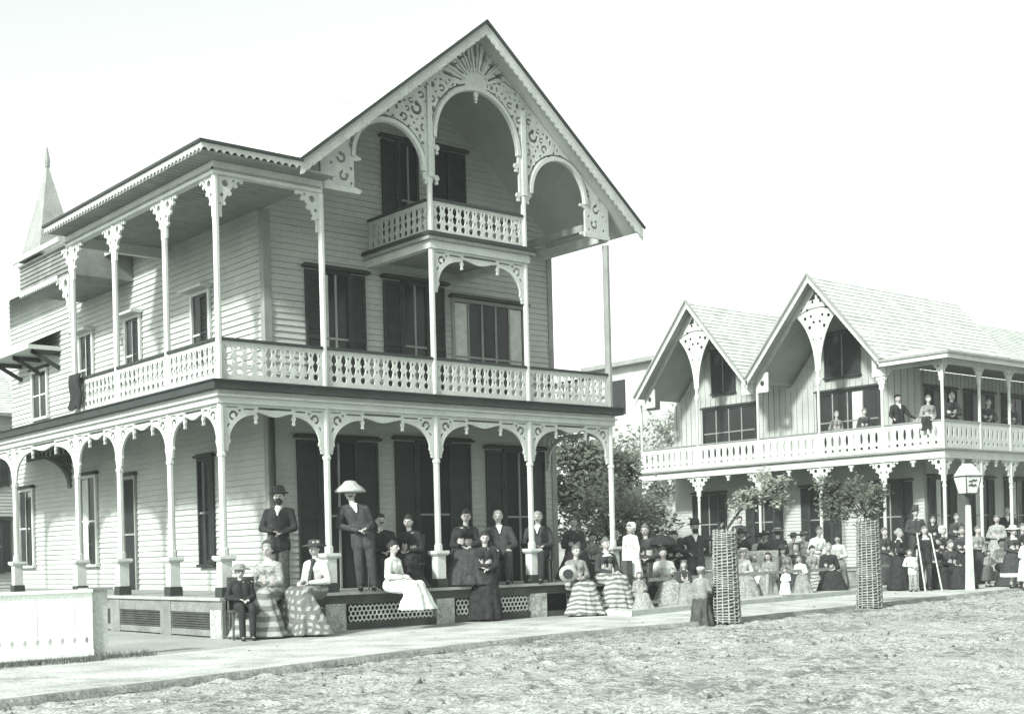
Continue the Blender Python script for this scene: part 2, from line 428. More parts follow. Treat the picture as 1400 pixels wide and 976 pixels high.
def post(parent, x, y, z0, z1, r=.05, mt='white', ped=None, name='post', knot=True, capw=.145, base='trim'):
    mb = MB()
    zt = z1
    pr = [(z0, r*1.35), (z0+.10, r*1.35), (z0+.13, r), (z1-.86, r), (z1-.84, r*1.3), (z1-.80, r*1.3), (z1-.77, r*.95), (zt, r*.95)] if knot else [(z0, r), (zt, r)]
    mb.prism(x, y, [(z, q*1.12) for z, q in pr], 8)
    po = mb.build(name, mt, parent)
    if ped is not None:
        m2 = MB(); m2.sq(x, y, [(ped+.16, capw*.62), (z0-.09, capw*.62)]); m2.sq(x, y, [(z0-.088, capw*.8), (z0-.05, capw), (z0-.001, capw*.96)])
        pd = m2.build('pedestal', mt, po); m3 = MB(); m3.sq(x, y, [(ped, capw*.80), (ped+.158, capw*.78)]); m3.build('plinth', base, pd)
    return po

# ================================================================= ground
def interp(pts, x):
    if x < pts[0][0]: return pts[0][1]
    for (x0, y0), (x1, y1) in zip(pts, pts[1:]):
        if x <= x1: return y0+(y1-y0)*(x-x0)/(x1-x0)
    return pts[-1][1]
KERB = [(-60, -20), (-12, -8.2), (-5, -6.45), (-3.2, -6.0), (0, -5.05), (3.4, -4.3), (7.1, -4.15), (14.6, -2.9), (21.7, -1.7), (30, -.6), (60, 2), (300, 20)]
g = MB(); g.box(-600, 900, -600, 900, -.5, -.10); tag(g.build('ground', 'ground'), kind='structure')
# dirt road: relief mesh
def relief(name, xs, ylo, yhi, ny, zf, mt):
    v = []; f = []
    for i, x in enumerate(xs):
        a, b = ylo(x), yhi(x)
        for j in range(ny+1):
            y = a+(b-a)*j/ny; v.append((x, y, zf(x, y, j/ny)))
    for i in range(len(xs)-1):
        for j in range(ny): k = i*(ny+1)+j; f.append((k, k+ny+1, k+ny+2, k+1))
    me = bpy.data.meshes.new(name); me.from_pydata(v, [], f); me.update()
    return tag(link(name, me, mt, smooth=True), kind='structure')
def zroad(x, y, t):
    am = max(.25, .75+1.3*noise.noise(Vector((x*.28, y*.33, 5)))); q = am*noise.fractal(Vector((x*1.6, y*1.9, 0)), .9, 2.1, 5)*.034
    q += max(0, noise.noise(Vector((x*4.4+9, y*4.8, 3))))*.06
    e_ = interp(KERB, x)-y
    for d_, wd in ((2.3, .10), (3.85, .12), (5.6, .11), (7.2, .13)):
        d_ += .35*noise.noise(Vector((x*.18, d_, 0))); q -= .035*math.exp(-((e_-d_)/wd)**2); q += .014*math.exp(-((abs(e_-d_)-.22)/.09)**2)
    return -.055+q-.02*math.exp(-((interp(KERB, x)-y)/.25)**2)
xs = [-13+.075*i for i in range(560)]
relief('road', xs, lambda x: -17, lambda x: interp(KERB, x)+.05, 170, zroad, 'road')
rb = MB()
for (x0, y0), (x1, y1) in zip(KERB[7:], KERB[8:]): rb.poly([(x0, y0-14, -.07), (x1, y1-14, -.07), (x1, y1, -.07), (x0, y0, -.07)])
tag(rb.build('road_beyond', 'road'), kind='structure')
def zwalk(x, y, t):
    e = y-interp(KERB, x)
    q = noise.fractal(Vector((x*.9, y*1.5, 7)), 1.0, 2.1, 4)*.010
    edge = .035*noise.noise(Vector((x*2.5, 5, 1)))
    return q-.0 if e > .12+edge else -.055
relief('sidewalk', [-13+.09*i for i in range(560)], lambda x: interp(KERB, x)-.04, lambda x: interp(KERB, x)+3.2, 36, zwalk, 'walk')
yd = MB(); 
for (x0, y0), (x1, y1) in zip(KERB, KERB[1:]): yd.poly([(x0, y0+3.15, -.004), (x1, y1+3.15, -.004), (x1, 60, -.004), (x0, 60, -.004)])
tag(yd.build('yard', 'ground'), kind='structure')
kb = MB(); n = 0
for i in range(-120, 340):
    x = i*.1; y = interp(KERB, x)+.03
    a_ = .035*noise.fractal(Vector((x*1.3, 0, 0)), 1, 2, 4); b_ = .03*noise.noise(Vector((x*.9, 8, 0)))
    for dy, z in ((-.10+a_*2, -.10), (-.055+a_*1.6, -.035), (-.02+a_, .006+a_*.25), (.07+b_, .010), (.16+b_*2, -.02)): kb.v.append((x, y+dy, z))
    if n:
        for j in range(4): q = (n-1)*5+j; kb.f.append((q, q+5, q+6, q+1))
    n += 1
tag(kb.build('kerb', 'kerb', None, True), kind='structure')
cm = MB(); rnd = random.Random(11)
for i in range(5200):
    x = rnd.uniform(-8, 26); y = interp(KERB, x)-abs(rnd.gauss(0, 4.2)) if rnd.random() < .985 else interp(KERB, x)+.3+rnd.random()*2.6
    if y < -16: continue
    cl_ = noise.noise(Vector((x*.35, y*.5, 2)))
    if rnd.random() > .5+cl_*.9: continue
    r_ = rnd.uniform(.012, .045)*(1.5 if rnd.random() < .08 else 1); k = len(cm.v); a0 = rnd.random()*6
    for j in range(5): a = a0+j*1.2566; rr_ = r_*rnd.uniform(.6, 1.3); cm.v.append((x+rr_*math.cos(a), y+rr_*math.sin(a), -.075 if y < interp(KERB, x) else -.01))
    cm.v.append((x+rnd.uniform(-.3, .3)*r_, y, (-.04 if y < interp(KERB, x) else .004)+r_*rnd.uniform(.12, .45)))
    for j in range(5): cm.f.append((k+j, k+(j+1) % 5, k+5))
tag(cm.build('road_clods', 'clod'), 'dark clods and small stones scattered over the dirt road', 'clods', kind='stuff')
# ================================================================= main hotel
H = empty('hotel_building', (0, 0, 0), 0, 'large pale three storey clapboard hotel with fretwork porches and a tall arched front gable', 'building')
PX_ = [0, 1.95, 4.25, 6.47, 8.63]; PY_ = [0, 1.83, 3.89, 5.85, 9.26, 12.4]
ZD, ZB, ZR, ZP = .64, 3.95, 4.80, 7.34
# deck
mb = MB(); mb.box(-.2, 7.35, -.2, 2, ZD-.05, ZD); mb.box(7.352, 8.85, .75, 2, ZD-.05, ZD); mb.box(-.2, 2, 2.002, 14, ZD-.05, ZD); mb.build('deck', 'deck', H)
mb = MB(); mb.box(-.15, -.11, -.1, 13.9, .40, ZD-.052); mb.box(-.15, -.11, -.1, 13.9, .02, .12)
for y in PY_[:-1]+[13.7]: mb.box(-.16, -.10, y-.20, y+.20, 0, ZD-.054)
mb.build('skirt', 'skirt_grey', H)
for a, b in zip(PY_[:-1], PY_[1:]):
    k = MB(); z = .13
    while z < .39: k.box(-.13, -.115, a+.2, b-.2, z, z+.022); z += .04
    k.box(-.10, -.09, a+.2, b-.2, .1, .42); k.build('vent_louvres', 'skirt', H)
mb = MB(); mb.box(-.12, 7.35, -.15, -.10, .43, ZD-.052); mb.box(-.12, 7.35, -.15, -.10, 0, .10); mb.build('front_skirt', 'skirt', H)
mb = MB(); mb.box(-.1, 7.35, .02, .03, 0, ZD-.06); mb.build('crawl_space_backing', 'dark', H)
for i, x in enumerate(PX_):
    w_ = .20 if i else .30
    mb = MB(); mb.box(x-w_ if i else -.17, x+w_, -.17, .2, -.02, .445 if i != 4 else .46); mb.build('pier', 'pier', H)
def hexlat(L, Hh):
    def f(U, V):
        s = .088; h = s*.866; a = np.full_like(U, -1.)
        best = np.full_like(U, 9.)
        for dj in range(-1, 2):
            row = np.round(V/h)+dj; off = np.mod(row, 2)*s/2; cxx = np.round((U-off)/s)*s+off; best = np.minimum(best, np.hypot(U-cxx, V-row*h))
        return best-.034
    return f
for a, b in zip(PX_[:3], PX_[1:4]):
    L = b-a-.52; put_fret('lattice', 'lat', hexlat(L, .3), L, 0, .30, .011, 'x', (a+.30 if a else a+.36, -.10, .115), .012, 'lattice', H)
    k = MB(); k.box(a+.2, b-.2, -.145, -.105, .10, .125); k.build('lattice_frame', 'skirt', H)
st = MB(); st.box(7.36, 8.95, -.48, .0, .36, .41); st.box(7.30, 9.0, -.95, -.43, .16, .21); st.box(7.36, 8.95, .0, .75, .52, .56)
sr = MB(); sr.box(7.40, 8.90, -.42, -.39, .0, .36); sr.box(7.34, 8.95, -.9, -.87, 0, .16); sr.box(7.4, 8.9, .03, .06, .3, .52); sr.box(7.4, 8.9, .74, .745, .5, .6)
so = st.build('porch_steps', 'deck', H); sr.build('riser', 'skirt', so)
# lower posts
for i, x in enumerate(PX_): post(H, x, 0, 1.30, 3.72, ped=ZD)
for y in PY_[1:]: post(H, 0, y, 1.30, 3.72, ped=ZD)
# lower beams, band and arches
ZL = 3.72
mb = MB(); mb.box(-.075, 8.705, -.075, .075, ZL, ZB-.02); mb.box(-.075, .075, .075, 14, ZL, ZB-.02)
mb.box(8.555, 8.705, .075, 2, ZL, ZB-.02); mb.build('lower_beam', 'white', H)
mb = MB(); mb.box(-.085, 8.72, -.13, -.0755, ZL+.10, ZL+.135); mb.box(-.13, -.0755, -.13, 14, ZL+.10, ZL+.135); mb.build('beam_moulding', 'white2', H)
mb = MB(); mb.box(-.20, 8.83, -.20, .1, ZB-.02, ZB+.10); mb.box(-.20, .1, .1, 14, ZB-.02, ZB+.10); mb.box(-.23, 8.86, -.23, .1, ZB+.101, ZB+.125); mb.box(-.23, .1, .101, 14, ZB+.101, ZB+.125); mb.build('deck_edge_moulding', 'trim', H)
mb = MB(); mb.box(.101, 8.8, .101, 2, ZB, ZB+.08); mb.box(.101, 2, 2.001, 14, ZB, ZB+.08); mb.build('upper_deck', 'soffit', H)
for a, b in zip(PX_[:-1], PX_[1:]):
    L = b-a-.10; put_fret('porch_arch', 'arch', arch_screen(L, 1., .60), L, -.80, 0, .014, 'x', (a+.05, -.02, ZL), .04, 'fret', H)
for a, b in zip(PY_[:-1], PY_[1:]):
    L = b-a-.10; put_fret('porch_arch', 'archy', arch_screen(L, 1., .60), L, -.80, 0, .014, 'y', (-.02, a+.05, ZL), .04, 'fret', H)
L = 1.85; put_fret('porch_arch', 'archy', arch_screen(L, 1., .60), L, -.80, 0, .014, 'y', (8.61, .075, ZL), .04, 'fret', H)
# upper posts, balustrades
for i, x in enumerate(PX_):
    post(H, x, 0, ZB+.13 if i in (0, 4) else ZB-.05, ZP if i not in (2, 3) else 9.0, r=.047 if i < 4 else .068, knot=False, mt='white' if i < 4 else 'midtrim')  # right end post coloured greyer: its shaded tone is put into the paint
for y in PY_[1:4]: post(H, 0, y, ZB-.05, ZP, r=.047, knot=False)
def balus(a, b, plane, at, z, parent, H_=.62, capm='trim', th=.03, mt='fret', c=.0125):
    L = b-a-.10
    o = (a+.05, at, z+.02) if plane == 'x' else (at, a+.05, z+.02)
    bo = put_fret('balustrade', 'bal%.2f' % H_, balustrade(L, H_), L, 0, H_, c, plane, o, th, mt, parent)
    k = MB()
    if plane == 'x': k.box(0, L, -.035, .065, H_+.001, H_+.045)
    else: k.box(-.035, .065, 0, L, H_+.001, H_+.045)
    k.build('handrail', capm, bo)
    return bo
for a, b in zip(PX_[:-1], PX_[1:]): balus(a, b, 'x', -.015, ZB+.13, H)
for a, b in zip(PY_[:3], PY_[1:4]): balus(a, b, 'y', -.015, ZB+.13, H)
balus(0, 1.95, 'y', 8.62, ZB+.13, H)
balus(.05, 2.05, 'x', 5.84, ZB+.13, H)
# upper beam + brackets
mb = MB(); mb.box(-.07, 1.95, -.07, .07, ZP, ZP+.2); mb.box(-.07, .07, .07, 6.0, ZP, ZP+.2); mb.box(.07, 2, 5.86, 6.0, ZP, ZP+.2)
mb.build('upper_beam', 'white', H)
mb = MB(); mb.box(8.57, 8.70, .0, 2, 7.42, 7.6); mb.build('end_beam', 'white', H)
mb = MB(); mb.box(-.10, 1.9, -.10, -.072, ZP+.06, ZP+.09); mb.box(-.10, -.072, -.1, 6.0, ZP+.06, ZP+.09); mb.build('beam_moulding', 'midtrim', H)
def brk(x, y, plane, flip, zt=ZP, W=.44, Hh=.66, parent=H, mt='fret'):
    f = bracket(W, Hh)
    o = (x, y-.02, zt) if plane == 'x' else (x-.02, y, zt)
    if flip: o = (o[0]-W, o[1], o[2]) if plane == 'x' else (o[0], o[1]-W, o[2])
    put_fret('bracket', 'brk%.2f' % Hh, f, W, -Hh, 0, .012, plane, o, .04, mt, parent, flip)
brk(.05, 0, 'x', False); brk(1.90, 0, 'x', True)
for i, y in enumerate(PY_[:4]):
    if i < 4: 
        if i != 3: brk(0, y+.05, 'y', False)
        else: brk(0, y+.05, 'y', False)
        if i: brk(0, y-.05, 'y', True)
# porch ceiling (upper)
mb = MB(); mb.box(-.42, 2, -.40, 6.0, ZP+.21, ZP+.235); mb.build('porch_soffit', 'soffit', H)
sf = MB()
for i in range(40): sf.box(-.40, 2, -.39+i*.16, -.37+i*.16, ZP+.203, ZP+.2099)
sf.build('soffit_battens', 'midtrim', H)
# porch roof, fascia with scalloped edge
RZ = 7.70
A = (-.45, -.45, RZ); Bp = (1.35, -.45, RZ); Hh = (1.94, 1.94, 8.18); D = (1.94, 6.1, 8.18); E_ = (-.45, 6.1, RZ)
mb = MB(); mb.poly([A, Bp, Hh]); mb.poly([A, Hh, D, E_]); mb.poly([E_, D, (1.94, 6.1, 7.6), (-.45, 6.1, 7.6)]); mb.build('porch_roof', 'roof', H)
def scallop(L):
    def f(U, V): return V+.13-.05*np.abs(np.sin(U*math.pi/.13))*1.0+.0*U
    return f
L = 1.80; put_fret('fascia', 'sc', scallop(L), L, -.16, 0, .012, 'x', (-.45, -.45, RZ-.02), .03, 'white', H)
L = 6.5; put_fret('fascia', 'scy', scallop(L), L, -.16, 0, .012, 'y', (-.45, -.42, RZ-.02), .03, 'white', H)
mb = MB(); mb.box(-.49, 1.35, -.49, -.452, RZ-.03, RZ+.012); mb.box(-.49, -.452, -.45, 6.1, RZ-.03, RZ+.012); mb.build('eave_edge', 'trim', H)

# walls
gl = lambda z: 1.35+(z-7.70)/.807; gr = lambda z: 9.25-(z-7.70)/.807
def gtop(z): return (gl(z)+.05, gr(z)-.05) if z > 7.6 else (-99, 99)
clap('front_wall', 'x', 2.0, 2.0, 8.9, ZD, 10.8, H, top=gtop)
clap('side_wall', 'y', 2.0, 2.0, 15, ZD, 8.2, H)
mb = MB(); mb.box(2.01, 8.9, 2.01, 15, 0, 8.0); 
mb.poly([(2.0, 2.02, 8.0), (8.9, 2.02, 8.0), (5.3, 2.02, 10.8)]); mb.build('wall_core', 'siding', H)
mb = MB(); mb.box(1.95, 2.10, 1.955, 1.972, ZD, ZP+.2); mb.box(1.952, 1.972, 1.974, 2.10, ZD, ZP+.2); mb.build('corner_board', 'midtrim', H); mb = MB(); mb.box(8.80, 8.93, 1.955, 1.972, ZD, 8.0); mb.box(8.902, 8.93, 1.974, 2.1, ZD, 8); mb.build('corner_board', 'midtrim', H)
mb = MB(); mb.prism(2.02, 1.90, [(ZD, .04), (3.9, .04)], 10); mb.build('downspout', 'trim', H)
# main gable roof with thickness
def roof_slab(name, parent, A0, A1, B1, B0, th, mt, rows=0, under='soffit'):
    """quad eave A0->A1, ridge B0<-B1 ; thickness downwards"""
    A0, A1, B1, B0 = map(Vector, (A0, A1, B1, B0)); d = Vector((0, 0, -th))
    mb = MB(); p = [A0, A1, B1, B0]
    mb.poly([q+d for q in reversed(p)])
    for i in range(4): mb.poly([p[i], p[i]+d, p[(i+1) % 4]+d, p[(i+1) % 4]])
    ob = mb.build(name, under, parent)
    n = (A1-A0).cross(B0-A0).normalized(); 
    if n.z < 0: n = -n
    sh = MB(); N = rows or max(4, int((B0-A0).length/.19))
    for k in range(N):
        a = A0.lerp(B0, k/N); b = A1.lerp(B1, k/N); c = A1.lerp(B1, (k+1)/N); e = A0.lerp(B0, (k+1)/N)
        sh.poly([a+n*.03, b+n*.03, c+n*.006, e+n*.006]); sh.poly([a, b, b+n*.03, a+n*.03])
    sh.build('shingles', mt, ob)
    return ob
PKz = 10.88
roof_slab('roof', H, (1.35, -.45, 7.70), (1.35, 15.3, 7.70), (5.30, 15.3, PKz), (5.30, -.45, PKz), .07, 'roof', under='siding')
roof_slab('roof', H, (9.25, -.45, 7.70), (9.25, 15.3, 7.70), (5.30, 15.3, PKz), (5.30, -.45, PKz), .07, 'roof', under='siding')
mb = MB(); mb.beam((1.30, -.47, 7.69), (5.31, -.47, PKz+.03), .035, .05); mb.beam((9.30, -.47, 7.69), (5.29, -.47, PKz+.03), .035, .05); mb.build('rake_edge', 'trim', H)
def rakef(U, V):
    zz = np.where(U < 5.3, 7.70+(U-1.35)*.807, 7.70+(9.25-U)*.807)
    d = (zz-V)*.778; return np.minimum(d-.015, .16+.02*np.abs(np.sin(U*math.pi/.11))-d)
me = fret_mesh('bargeboard', rakef, 1.32, 9.28, 7.45, 10.9, .02, 'x', -.44, .035); link('bargeboard', me, 'white2', H)
# gable screen with three arches
def gsf(U, V):
    zz = np.where(U < 5.3, 7.70+(U-1.35)*.807, 7.70+(9.25-U)*.807)
    tri = (zz-V)*.778-.07
    base = np.full_like(U, 1.)
    def arch(cx, hw, zs, top):
        e = np.hypot((U-cx)/hw, np.maximum(V-zs, 0)/(top-zs)); return (1-e)*hw
    a1 = arch(3.36, .74, 8.10, 8.83); a2 = arch(5.36, .98, 8.75, 9.78); a3 = arch(7.36, .70, 8.10, 8.83)
    low = np.where((U > 2.7) & (U < 8.02), np.where((U > 4.30) & (U < 6.42), V-8.55, V-8.0), V-7.45)
    solid = np.minimum(np.minimum(tri, low), 1.)
    solid = cut(solid, a1+.0, a2+.0, a3+.0)
    # fret holes
    X = np.abs(U-5.36); h = np.full_like(U, -1.)
    for k in range(1, 9):                      # sunburst
        an = R(8+k*20.5) if k < 9 else 0
        for r0, r1 in ((.34, .52), (.57, .74)):
            h = un(h, line(U, V, 5.36+r0*math.cos(an), 9.86+r0*math.sin(an), 5.36+r1*math.cos(an), 9.86+r1*math.sin(an), .018+.018*(r0 > .5)))
    for s in (-1, 1):
        ux = 5.36+s*(U-5.36) if s < 0 else U
        x = np.abs(U-5.36) if True else U
    x = np.where(U < 5.36, 5.36-U, U-5.36)
    for (cx, cz, r, an) in ((1.38, 9.18, .09, 1.0), (1.50, 9.30, .04, 3.0), (1.58, 9.14, .04, 0), (1.22, 8.86, .06, 2.), (1.66, 8.98, .06, -.5), (.80, 9.66, .05, 0), (1.02, 9.42, .05, .5), (1.27, 9.44, .05, 0), (1.15, 9.62, .04, 1), (2.75, 8.30, .06, .4), (3.00, 8.02, .07, .8), (2.95, 7.72, .07, 2.2), (3.12, 8.24, .035, 0)):
        h = un(h, cscroll(x, V, cx, cz, r, r*.33, an))
    for (cx, cz) in ((.62, 9.84), (1.13, 9.15), (1.14, 8.68), (1.55, 8.83), (1.78, 8.86), (2.45, 8.55), (2.62, 8.48), (3.2, 7.9), (3.2, 7.62), (2.80, 7.86), (2.80, 7.60), (.25, 10.52), (.0, 10.68), (.42, 10.36), (.95, 9.9), (1.9, 8.95)):
        h = un(h, circ(x, V, cx, cz, .028))
    for (x0, z0, x1, z1) in ((.45, 10.18, .95, 9.97), (.10, 10.30, .10, 10.62), (1.10, 8.70, 1.10, 8.30), (.20, 10.42, .38, 10.28)):
        h = un(h, line(x, V, x0, z0, x1, z1, .016))
    hx, hz = .125, .11          # lace of small pierced holes over the field of the boards
    rw = np.round(V/hz); off = np.mod(rw, 2)*hx/2; cxx = np.round((x-off)/hx)*hx+off
    jit = .010*np.sin(cxx*57+rw*31); edge_ = np.minimum(solid, np.minimum(-h, 1))
    lace = np.where(edge_ > .062, .033+jit-np.hypot(x-cxx, (V-rw*hz)*(1+.5*np.sin(cxx*91+rw*17))), -1)
    lace = np.where(x < 2.6, lace, -1)
    solid = cut(solid, h, lace)
    for cx, hw, zs, top in ((3.36, .74, 8.10, 8.83), (5.36, .98, 8.75, 9.78), (7.36, .70, 8.10, 8.83)):
        e = np.hypot((U-cx)/hw, (V-zs)/(top-zs)); solid = cut(solid, np.where((V > zs+.12), .015-np.abs((e-1)*min(hw, top-zs)-.085), -1)); solid = un(solid, np.where(V > zs-.02, .032-np.abs(e-1)*min(hw, top-zs)-.0, -1))
    for cx, cz in ((2.66, 8.06), (2.66, 7.50), (8.04, 8.06), (8.04, 7.50), (4.40, 8.0), (4.16, 7.98), (4.42, 8.55), (6.30, 8.55), (6.56, 7.98), (6.34, 8.0)):
        solid = un(solid, circ(U, V, cx, cz, .055), circ(U, V, cx+(.08 if cx < 3 else -.08 if cx > 8 else 0), cz-(0 if cx < 3 or cx > 8 else .09), .032))
    for cx in (4.25, 6.47):
        solid = un(solid, rect(U, V, cx-.11, cx+.11, 8.0, 8.9), rect(U, V, cx-.06, cx+.06, 7.9, 8.1))
    solid = un(solid, circ(U, V, 5.36, 9.70, .05), circ(U, V, 5.36, 9.62, .035), circ(U, V, 5.36, 9.56, .02), np.minimum(circ(U, V, 5.36, 9.86, .26), V-9.80))
    return np.minimum(solid, tri)
def rimf(U, V):
    g = np.full_like(U, -1.)
    for cx, hw, zs, top in ((3.36, .74, 8.10, 8.83), (5.36, .98, 8.75, 9.78), (7.36, .70, 8.10, 8.83)):
        e = np.hypot((U-cx)/hw, (V-zs)/(top-zs)); g = un(g, np.where(V > zs-.02, .036-np.abs((e-1)*min(hw, top-zs)-.015), -1))
    return g
me = fret_mesh('arch_rim', rimf, 2.4, 8.3, 8.0, 9.9, .0135, 'x', -.062, .03); link('arch_rim', me, 'white', H)
me = fret_mesh('gable_screen', gsf, 1.95, 8.70, 7.40, 10.85, .0135, 'x', -.03, .045); link('gable_screen', me, 'fret', H)
mb = MB()   # applied ribs on the screen
for an in range(20, 161, 20):
    c, s = math.cos(R(an)), math.sin(R(an)); r1 = .80 if 50 < an < 130 else .72
    mb.beam((5.36+.26*c, -.05, 9.86+.26*s), (5.36+r1*c, -.05, 9.86+r1*s), .03, .03)
for x in (4.25, 6.47): mb.box(x-.05, x+.05, -.07, -.031, 8.0, 9.62 if x < 5 else 9.62)
mb.build('screen_ribs', 'white', H)
for a_, b_ in ((2.0, 2.72), (8.02, 8.7)): mb = MB(); mb.box(a_, b_, -.06, -.031, 7.44, 7.52); mb.build('screen_foot', 'white', H)
# interior collar beam and high ceiling
mb = MB(); mb.box(8.0, 8.12, .02, 2, 7.55, 7.68); mb.build('tie_beam', 'midtrim', H)
# third floor balcony
mb = MB(); mb.box(4.08, 6.64, -.17, 2, 6.93, 7.0); mb.build('balcony_edge', 'trim', H)
mb = MB(); mb.box(4.18, 6.54, -.075, .075, 6.72, 6.928); mb.box(4.18, 4.32, .075, 2, 6.72, 6.928); mb.box(6.4, 6.54, .075, 2, 6.72, 6.928); mb.build('balcony_beam', 'white', H)
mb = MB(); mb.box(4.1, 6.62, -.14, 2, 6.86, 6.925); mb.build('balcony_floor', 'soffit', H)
balus(4.25, 6.47, 'x', -.015, 6.99, H, .58); balus(0.05, 2, 'y', 4.24, 6.99, H, .58); balus(0.05, 2, 'y', 6.46, 6.99, H, .58)
L = 2.12; put_fret('porch_arch', 'arch2', arch_screen(L, .9, .62, .30), L, -.82, 0, .014, 'x', (4.30, -.02, 6.72), .04, 'fret', H)
0 and put_fret('porch_arch', 'arch3', arch_screen(1.85, .5, .42, .3), 1.85, -.6, 0, .014, 'y', (4.25, .075, 6.72), .03, 'fret', H)
# openings: front
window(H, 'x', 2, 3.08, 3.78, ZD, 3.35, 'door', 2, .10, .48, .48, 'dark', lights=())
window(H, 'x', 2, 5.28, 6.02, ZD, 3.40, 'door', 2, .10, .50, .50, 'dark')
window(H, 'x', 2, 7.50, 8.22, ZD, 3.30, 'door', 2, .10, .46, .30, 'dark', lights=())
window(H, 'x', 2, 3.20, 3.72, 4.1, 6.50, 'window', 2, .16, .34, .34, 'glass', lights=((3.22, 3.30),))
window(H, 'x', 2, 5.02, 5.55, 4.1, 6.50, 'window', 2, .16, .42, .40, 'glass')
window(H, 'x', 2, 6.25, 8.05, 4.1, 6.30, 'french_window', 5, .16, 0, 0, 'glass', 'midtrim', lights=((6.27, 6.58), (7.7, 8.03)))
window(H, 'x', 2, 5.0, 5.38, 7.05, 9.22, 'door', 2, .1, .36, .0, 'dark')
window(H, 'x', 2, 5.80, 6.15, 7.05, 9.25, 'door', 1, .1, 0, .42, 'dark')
# openings: side
window(H, 'y', 2, 4.12, 4.66, 1.15, 3.15, 'window', 1, .1, 0, 0, 'glass', 'shutter', .05)
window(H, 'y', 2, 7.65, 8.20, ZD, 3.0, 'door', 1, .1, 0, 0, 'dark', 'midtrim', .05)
window(H, 'y', 2, 9.75, 10.55, 1.2, 3.15, 'window', 2, .12, 0, 0, 'glass', 'white', .1, lights=((10.18, 10.5),))
window(H, 'y', 2, 13.65, 14.5, 1.2, 3.05, 'window', 2, .12, 0, 0, 'glass', 'white', .1, lights=((13.7, 13.95),))
for a in (4.10, 7.22, 9.72):
    window(H, 'y', 2, a, a+.66, 4.85, 6.38, 'window', 2, .26, 0, 0, 'glass', 'white', .08, hoodm='white', lights=())
# louvered halves on side windows
for a0, a1, z0, z1 in ((4.10, 4.40, 4.87, 6.36), (7.22, 7.5, 4.87, 6.36), (9.72, 9.98, 4.87, 6.36), (4.14, 4.40, 1.17, 3.13), (9.76, 10.1, 1.22, 2.1), (13.7, 14.0, 1.22, 2.9)):
    k = MB(); louver(k, 'y', 1.955, a0, a1, z0, z1); k.build('shutter', 'shutter', H)
# side third floor oriel balcony with steep gable
mb = MB(); mb.box(.60, .64, 7.5, 10.3, 7.22, 7.78); mb.box(.64, 2, 7.5, 7.54, 7.22, 7.78)
clap('oriel_parapet', 'y', .60, 7.5, 10.3, 7.24, 7.78, H, 'skirt_grey', h=.09); mb.box(.6, 2.2, 7.5, 10.3, 7.18, 7.22); mb.build('oriel_box', 'skirt_grey', H)
put_fret('fascia', 'sc3', scallop(2.8), 2.2, -.16, 0, .014, 'y', (.56, 8.1, 7.24), .03, 'white', H)
mb = MB(); mb.box(.55, .66, 7.46, 10.34, 7.781, 7.82); mb.build('handrail', 'white', H)
put_fret('bracket', 'brkO', bracket(.7, .95), .7, -.95, 0, .014, 'y', (.6, 7.55, 7.18), .05, 'fret', H)
mb = MB(); mb.poly([(.9, 9.35, 9.95), (.45, 8.75, 7.82), (1.3, 8.75, 7.82)]); mb.poly([(.9, 9.35, 9.95), (.45, 9.95, 7.82), (.45, 8.75, 7.82)]); mb.poly([(.9, 9.35, 9.95), (1.3, 8.75, 7.82), (1.3, 9.95, 7.82)]); mb.poly([(.9, 9.35, 9.95), (1.3, 9.95, 7.82), (.45, 9.95, 7.82)]); mb.build('spire_roof', 'roofdark', H)
mb = MB(); mb.prism(.9, 9.35, [(9.86, .05), (10.0, .06), (10.3, .01)], 8); mb.build('finial', 'midtrim', H)
mb = MB(); mb.box(.40, .44, 7.6, 10.28, 7.83, 7.93); mb.build('oriel_trim', 'white', H)
# hood over the rear side window
mb = MB(); mb.poly([(1.2, 11.6, 6.35), (1.2, 14.3, 6.35), (2, 14.3, 6.75), (2, 11.6, 6.75)]); mb.box(1.2, 1.98, 11.6, 14.3, 6.25, 6.35)
ho = mb.build('window_hood', 'white', H)
for y in (11.7, 12.9, 14.2): mb = MB(); mb.beam((1.3, y, 6.22), (1.97, y, 5.85), .06, .09); mb.box(1.3, 1.97, y-.03, y+.03, 6.14, 6.24); mb.build('hood_bracket', 'trim', ho)
window(H, 'y', 2, 12.5, 13.4, 4.8, 5.9, 'window', 2, .1, 0, 0, 'glass', 'white', .08)
# dark fretwork over the side entry
def darkf(U, V):
    e = np.hypot((U-2.4)/2.3, (V+.95)/.82); g = np.minimum((e-1), 1); b = np.where(e < 1.07, -1, .3)
    rim = .03-np.abs(e-1.0)*.9
    rail_ = un(.02-np.abs(V+.03), .018-np.abs(V+.2), np.where(np.mod(U, .25) < .1, .05-np.abs(V+.12), -1))
    lat = np.maximum(.014-np.abs(np.sin((U+V)*24))*.05, .014-np.abs(np.sin((U-V)*24))*.05)
    lat = np.where((e > 1) & (V < -.2) & (U < 1.25), lat, -1)
    return np.minimum(un(rim, rail_, lat), 1)
put_fret('entry_fretwork', 'dkf', darkf, 2.6, -.95, 0, .018, 'y', (1.0, 8.75, 3.80), .04, 'trim', H)

